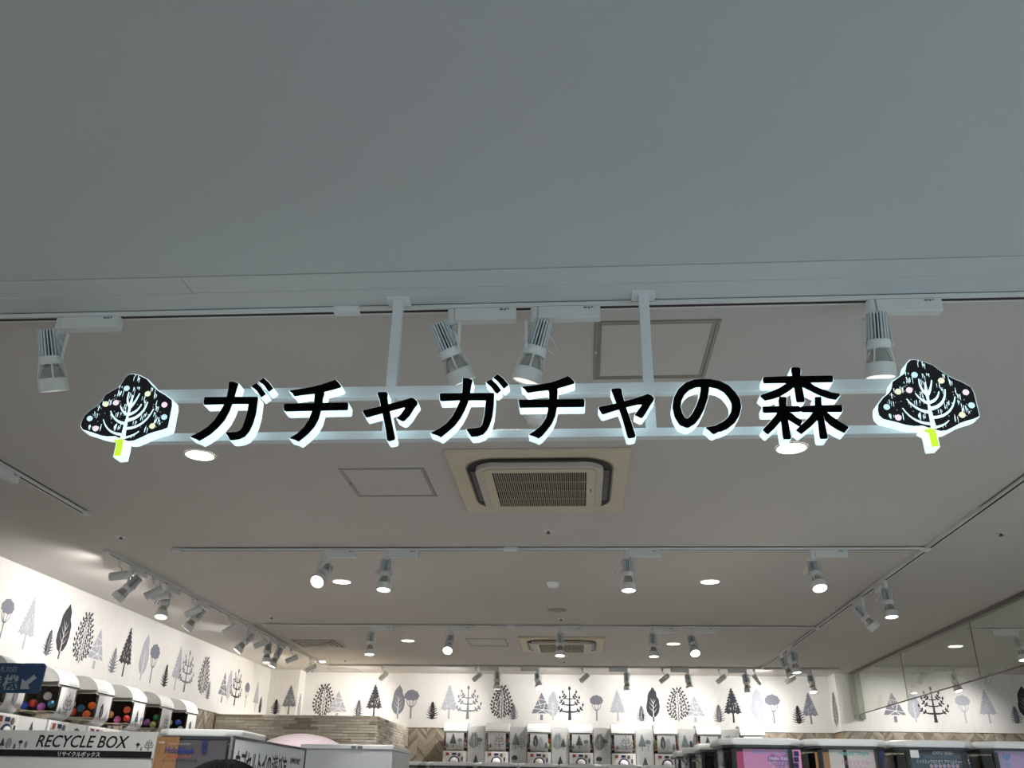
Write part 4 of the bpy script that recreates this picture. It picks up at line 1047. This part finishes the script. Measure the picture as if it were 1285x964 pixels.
# dark teal poster
t = bigs[2]
p, O, U = poster(t, -.13, .17, 1.44, 1.79, mat('poster_teal', (64, 92, 106), .4))
T5(t, 'EXPO 2025', 1171, 1194, 943.5, 947, M_txw, p, bold=.01)
T5(t, 'SANRIO CHARACTERS', 1160, 1205, 948.5, 952.3, M_txg, p)
T5(t, 'ミャクミャクなりきり アクリルチャーム', 1151, 1211, 954, 958.5, M_txw, p, bold=.01); T5(t, '2', 1212, 1216, 952.5, 958.5, M_txw, p, bold=.02)
for k in range(7):
    q = P(1169+k*5.4, 961.5, 1, 5.024); o = MB().lathe([(.0095, 0), (.0095, .001)], 14, M=Matrix.Translation(q) @ Matrix.Rotation(PI/2, 4, 'X')).build('round_badge', [mat('badge_rose', (214, 170, 180), .5), mat('badge_lav', (180, 180, 210), .5)][k % 2]); o.parent = p; o.matrix_parent_inverse = p.matrix_world.inverted()
t_ = sub(1143, 1152, 941.5, 951, mat('sticker_white', (228, 228, 226), .5), bigs[2], y=5.0, name='price_sticker')
# lilac poster
t = bigs[3]
p, O, U = poster(t, -.12, .2, 1.44, 1.79, mat('poster_hotpink', (214, 96, 150), .5))
sub(1254, 1290, 942, 975, mat('poster_lilac', (206, 176, 218), .5), p)
q = P(1263, 951, 1, 5.024); o = MB().extrude([[(x*.022, z*.02) for x, z in hp]], 0, .001, (V3(q.x, 5.0235, q.z), X3, Z3, -Y3)).build('heart', mat('heart_blue', (120, 150, 214), .5)); o.parent = p; o.matrix_parent_inverse = p.matrix_world.inverted()
T5(t, '全種', 1258, 1268, 957, 962, mat('text_skyblue', (130, 190, 226), .5), p, bold=.01)

# three machines receding at left of them, facing left
for k, (x, y) in enumerate(((.70, 5.66), (.70, 6.12), (.70, 6.58))):
    t = big_machine(x-.02*k, y+.06, -PI/2, .40, ['nearest', 'middle', 'farthest'][k]+' of three white-lidded machines receding left of the pink-poster machine', 'white-lidded machines facing left')
    poster(t, -.13, .13, 1.45, 1.78, mat(['product_yellow', 'product_tan', 'product_rose'][k], [(206, 176, 96), (150, 130, 116), (150, 110, 120)][k], .5))
# far row of lids
xs_ = [-1.9, -1.485, -1.02, -.6, -.2, .21, .60, .99]
for k in range(7):
    a, b = xs_[k], xs_[k+1]
    t = big_machine((a+b)/2, 9.05, 0, b-a, '%s white-lidded machine from the left in the middle row, only its lid showing' % (ORD+['seventh'])[k], 'white-lidded machines in the middle row', zl=1.812)
    poster(t, -.12, .12, 1.45, 1.77, [MATS['poster_navy'], MATS['poster_cream'], MATS['poster_teal']][k % 3])

# machine with the wooden brown poster at left
YH = 4.55; hx0 = P(192, 924, 1, YH).x; hx1 = P(300, 924, 1, YH).x; hz = P(240, 924, 1, YH).z
t = big_machine((hx0+hx1)/2, YH, 0, hx1-hx0, 'large capsule machine with a brown wooden poster beside the recycle box', zl=hz)
p, O, U = poster(t, hx0-(hx0+hx1)/2+.035, .17, 1.42, hz-.02, mat('poster_slate', (80, 76, 82), .5), y=-.010)
YQ = YH-.014
sub(189, 226, 925, 975, mat('poster_wood', (150, 112, 74), .5, noise=.2, nscale=20, stretch=(6, 1, 1)), p, y=YQ)
T5(t, 'Hide&Seek', 206.45, 244.55, 937.95, 945.05, mat('text_blue', (20, 52, 130), .5), p, y=YQ-.004, bold=.015)
T5(t, 'かくれんぼフィギュア', 207, 241, 947.5, 951, mat('text_red', (206, 70, 60), .5), p, y=YQ-.004, bold=.01)
T5(t, 'ディズニーキャラクター', 211, 241, 932.5, 935, mat('text_pale', (200, 200, 200), .5), p, y=YQ-.004)
T5(t, 'ちょっと不思議な全6種', 203, 247, 953.5, 955.5, M_ink, p, y=YQ-.004)
T5(t, 'toy', 199, 207, 930.5, 933.5, M_txw, p, y=YQ-.004)
sub(253, 261, 929.5, 937.5, MATS['poster_navy'], p, y=YQ-.003); sub(252.5, 260, 939, 945, MATS['poster_navy'], p, y=YQ-.003)

# ------------------------------------------------------------------ recycle box
YC = 5.02
rb = thing('recycle_box', 'white recycle box counter with black lettering and a black band', 'recycle box', (-2.75, YC, 0)); up()
def rect(px0, px1, pyT, pyB, m, name, par, y=YC, th=.002, right=None):
    a = P(px0, pyB, 1, y); b = P(px1, pyT, 1, y)
    return plate(name, V3(a.x, y, a.z), X3, Z3, b.x-a.x, b.z-a.z, m, par, th)
zt = P(100, 917.5, 1, YC).z; zb1 = P(100, 942, 1, YC).z; zb0 = P(100, 950.5, 1, YC).z; xr = P(196, 930, 1, YC).x
o = MB().box(-3.6, xr, YC, YC+.03, zb0-.001, zt).build('header_board', M_plast, rb, bevel=.002); o.matrix_parent_inverse = rb.matrix_world.inverted(); hb = o
o = MB().box(-3.59, xr-.01, YC+.004, YC+.3, 0, zb0-.001).build('cabinet_body', M_plast, rb, bevel=.004); o.matrix_parent_inverse = rb.matrix_world.inverted()
o = MB().box(-3.6, xr-.012, YC-.002, YC, zb0, zb1).build('black_band', M_ink, rb); o.matrix_parent_inverse = rb.matrix_world.inverted(); bb = o
up()
def tx(s, x0, x1, y0, y1, m, y, par, **k):
    a = P((x0+x1)/2, y1, 1, y); b = P((x0+x1)/2, y0, 1, y); xa = P(x0, (y0+y1)/2, 1, y).x; xb = P(x1, (y0+y1)/2, 1, y).x
    return text(s, V3(xa, y, a.z), X3, Z3, xb-xa, b.z-a.z, m, parent=par, depth=0, **k)
tx('RECYCLE BOX', 46, 161.5, 923, 938.5, M_ink, YC-.002, hb, shear=.2, bold=.012)
tx('リサイクルボックス', 72.5, 125.5, 943.6, 949.8, M_txw, YC-.003, bb, bold=.02)
for k, s, x, h_ in (('lolly', 'D', 24, .045), ('broad', 'M', 31, .042), ('fern', 'M', 17, .03), ('leafy', 'M', 9, .055), ('fir', 'D', 1, .055), ('lolly', 'D', 172, .04), ('branch', 'D', 186, .06), ('fern', 'M', 177, .02)):
    q = P(x, 941, 1, YC); print_tree(k, s, V3(q.x, YC, zb1+.004), h_, X3, -Y3, hb, ground=M_plast)

# ------------------------------------------------------------------ blue arrow sign
YS = 4.3
xr = P(56, 840, 1, YS).x; z1 = P(40, 832.5, 1, YS).z; z0 = P(40, 870, 1, YS).z
bs = thing('arrow_sign', 'dark blue change machine sign with a grey arrow pointing down left', 'sign', (xr-.25, YS+.02, 0)); up()
inv = bs.matrix_world.inverted()
fr = (V3(xr-.5, YS, z0), X3, Z3, Y3); W_, H_ = .5, z1-z0
pl_ = [(.01, 0), (W_-.012, 0), (W_, .012), (W_, H_-.012), (W_-.012, H_), (.01, H_), (0, H_-.01), (0, .01)]
o = MB().extrude([pl_], 0, .012, fr).build('sign_board', mat('sign_navy', (10, 46, 78), .6), bs); o.matrix_parent_inverse = inv; sb = o
o = MB().box(xr-.27, xr-.23, YS+.012, YS+.04, .0, z1-.02).build('pole', M_fix, bs); o.matrix_parent_inverse = inv
o = MB().box(xr-.42, xr-.08, YS-.1, YS+.2, 0, .02).build('foot_plate', M_fix, bs); o.matrix_parent_inverse = inv
up()
tx('札対応', 0.5, 21.7, 836, 843.8, M_txg, YS-.002, sb); tx('紙幣・旧', -28, -1.5, 836, 843.8, M_txg, YS-.002, sb)
tx('両替', -39, 1.5, 847, 866, M_txg, YS-.002, sb, bold=.02); tx('機', 4, 23.4, 847, 866, M_txg, YS-.002, sb, bold=.02)
ar = [(43.0, 847), (46, 851.5), (35.5, 859.5), (37.3, 865), (25.7, 865), (28.2, 852), (32, 855.5)]
o = MB().extrude([[(lambda q: (q.x, q.z))(P(a, b, 1, YS)) for a, b in ar]], -.003, -.001, (V3(0, YS, 0), X3, Z3, Y3)).build('arrow', M_txg, sb); o.matrix_parent_inverse = sb.matrix_world.inverted()

# ------------------------------------------------------------------ how-to-play board
a = P(294, 923.5, 2, 1.745); b = P(384, 939.5, 2, 1.745)
U = V3(b.x-a.x, b.y-a.y, 0); W_ = U.length; U.normalize(); N = U.cross(Z3)
hp_ = thing('guide_board', 'white guide board in a black frame, angled, with bold Japanese title', 'sign', ((a.x+b.x)/2, (a.y+b.y)/2, 0)); up(); inv = hp_.matrix_world.inverted()
H_ = .36; O = V3(a.x, a.y, 1.745-H_); FR = (O, U, Z3, N)
def onb(o, par=None): o.parent = par or hp_; o.matrix_parent_inverse = (par or hp_).matrix_world.inverted(); return o
fw = .010
brd = onb(MB().extrude([[(0, 0), (W_, 0), (W_, H_), (0, H_)]], -.012, 0, FR).build('board', mat('board_white', (206, 208, 212), .5)))
for r_ in ([(0, 0), (W_, 0), (W_, fw), (0, fw)], [(0, H_-fw), (W_, H_-fw), (W_, H_), (0, H_)], [(0, fw), (fw, fw), (fw, H_-fw), (0, H_-fw)], [(W_-fw, fw), (W_, fw), (W_, H_-fw), (W_-fw, H_-fw)]):
    onb(MB().extrude([r_], -.014, .004, FR).build('frame_bar', M_black2))
up()
for s_, u0, u1, bd in (('カプセルトイの', .045, .49, .03), ('遊', .50, .585, .008), ('び方', .595, .715, .03)):
    text(s_, O+U*(W_*u0)+Z3*(H_-.134), U, Z3, W_*(u1-u0), .088, M_ink, parent=brd, bold=bd, depth=.001)
for k, s_ in enumerate(('自動販売機', '紙幣両替機', '使い方案内')): text(s_, O+U*(W_*.765)+Z3*(H_-.075-k*.042), U, Z3, W_*.16, .026, M_ink, parent=brd, bold=.02, depth=.001)
onb(MB().tube([O+U*(W_/2)-N*.03+Z3*.3, V3((a.x+b.x)/2, (a.y+b.y)/2, .02)-N*.03], .012, 10).build('pole', M_black2)); onb(MB().lathe([(.16, 0), (.16, .012), (.02, .02)], 24, M=Matrix.Translation(((a.x+b.x)/2, (a.y+b.y)/2+.03, 0))).build('foot_plate', M_black2))

# ------------------------------------------------------------------ white cabinet, pink dome
xa = P(378, 936, 1, 5.88).x; xb = P(493, 937, 1, 5.88).x; ztop = P(440, 934.5, 1, 5.88).z
wc = thing('vending_cabinet', 'plain white cabinet beside the guide board, its top two dark slots', 'cabinet', ((xa+xb)/2, 5.88, 0)); up(); inv = wc.matrix_world.inverted()
o = MB().box(xa, xb, 5.88, 6.5, 0, ztop-.03).build('cabinet_body', mat('cool_white', (206, 208, 214), .4), wc, bevel=.008); o.matrix_parent_inverse = inv
o = MB().box(xa-.004, xb+.004, 5.875, 6.51, ztop-.028, ztop).build('top_cover', M_plast, wc, bevel=.006); o.matrix_parent_inverse = inv
for p0, p1 in ((441, 447), (449, 455)):
    u0 = P(p0, 939, 1, 5.88).x; u1 = P(p1, 939, 1, 5.88).x
    o = MB().box(u0, u1, 5.872, 5.876, ztop-.024, ztop-.008).build('slot', mat('slot_grey', (110, 116, 124), .5), wc); o.matrix_parent_inverse = inv
o = MB().box(xb-.002, xb+.003, 5.95, 6.2, ztop-.2, ztop-.06).build('side_handle', M_fix, wc); o.matrix_parent_inverse = inv
q = P(381, 921, 1, 7.6)
pd = thing('round_display', 'pale pink round topped display in front of the brick booth', 'display', (q.x, 7.6, 0)); up()
prof = [(.52, 0), (.52, q.z-.42)]+[(.54*math.cos(D(a_)), q.z-.42+.42*math.sin(D(a_))) for a_ in range(0, 90, 9)]+[(.02, q.z)]
MB().lathe(prof, 48).build('dome', mat('pale_pink', (226, 208, 216), .5), pd, smooth=True)

# ------------------------------------------------------------------ person at the bottom edge (only the hair shows)
q = P(283, 952, 1, 2.75)
HX, HY, HT = q.x, 2.75, q.z-.012
def skin_body(name, V, E, R_, m, parent):
    me = bpy.data.meshes.new(name); me.from_pydata(V, E, []); me.materials.append(m)
    o = link(name, me, parent); sk = o.modifiers.new('skin', 'SKIN')
    for i, r_ in enumerate(R_): o.data.skin_vertices[0].data[i].radius = r_
    o.data.skin_vertices[0].data[0].use_root = True
    s_ = o.modifiers.new('sub', 'SUBSURF'); s_.levels = s_.render_levels = 2; sk.use_smooth_shade = True
    return o
pn = thing('person', 'person with short black hair at the bottom edge facing the capsule machines', 'person', (HX, HY, 0)); k = HT/1.72
V = [(0, 0, .92), (0, 0, 1.08), (0, .01, 1.28), (0, 0, 1.42), (0, .0, 1.50), (0, .01, 1.60), (-.09, 0, .88), (-.1, .01, .48), (-.1, -.01, .08), (-.1, .12, .04), (.09, 0, .88), (.1, .01, .48), (.1, -.01, .08), (.1, .12, .04),
     (-.17, 0, 1.40), (-.23, 0, 1.12), (-.22, .09, .9), (-.22, .12, .82), (.17, 0, 1.40), (.23, 0, 1.12), (.22, .09, .9), (.22, .12, .82)]
E = [(0, 1), (1, 2), (2, 3), (3, 4), (4, 5), (0, 6), (6, 7), (7, 8), (8, 9), (0, 10), (10, 11), (11, 12), (12, 13), (3, 14), (14, 15), (15, 16), (16, 17), (3, 18), (18, 19), (19, 20), (20, 21)]
R_ = [(.15, .11), (.14, .1), (.16, .11), (.12, .08), (.055, .055), (.08, .095), (.09, .09), (.06, .06), (.045, .045), (.04, .035), (.09, .09), (.06, .06), (.045, .045), (.04, .035), (.06, .06), (.045, .045), (.032, .032), (.04, .025), (.06, .06), (.045, .045), (.032, .032), (.04, .025)]
skin_body('body', [(a_*k, b_*k, c_*k) for a_, b_, c_ in V], E, R_, mat('dark_clothing', (40, 42, 48), .8), pn)
hd = MB().lathe([(.01, -.12)]+[(.078*math.cos(D(a_))*1, .11*math.sin(D(a_))) for a_ in range(-80, 81, 10)]+[(.005, .112)], 28).build('head', mat('skin', (206, 164, 138), .5), pn, smooth=True, M=Matrix.Translation((0, .01, HT-.125)))
mbh = MB()
for i in range(420):
    a_ = rnd.uniform(0, 2*PI); el = rnd.uniform(D(-25), D(90)) if math.sin(a_) < .3 else rnd.uniform(D(25), D(90))
    d_ = V3(math.cos(el)*math.cos(a_), math.cos(el)*math.sin(a_), math.sin(el)); c_ = V3(d_.x*.108, d_.y*.108, d_.z*.116)
    t_ = V3(d_.x, d_.y, -.9)-d_*.6; t_ = (t_-d_*t_.dot(d_)).normalized()
    mbh.tube([c_-t_*.01, c_+t_*.02+d_*.004, c_+t_*.05], [.009, .011, .002], 5)
stuff(mbh.build('hair', mat('black_hair', (5, 5, 5), .8, spec=.04), pn, smooth=True, M=Matrix.Translation((0, .005, HT-.12)) @ Matrix.Diagonal((1.16, 1.1, 1, 1))))
MB().lathe([(.01, -.10)]+[(.094*math.cos(D(a_)), .112*math.sin(D(a_))) for a_ in range(-20, 86, 8)]+[(.004, .113)], 28).build('hair_cap', MATS['black_hair'], pn, smooth=True, M=Matrix.Translation((0, -.004, HT-.118)) @ Matrix.Diagonal((1.16, 1.1, 1, 1)))
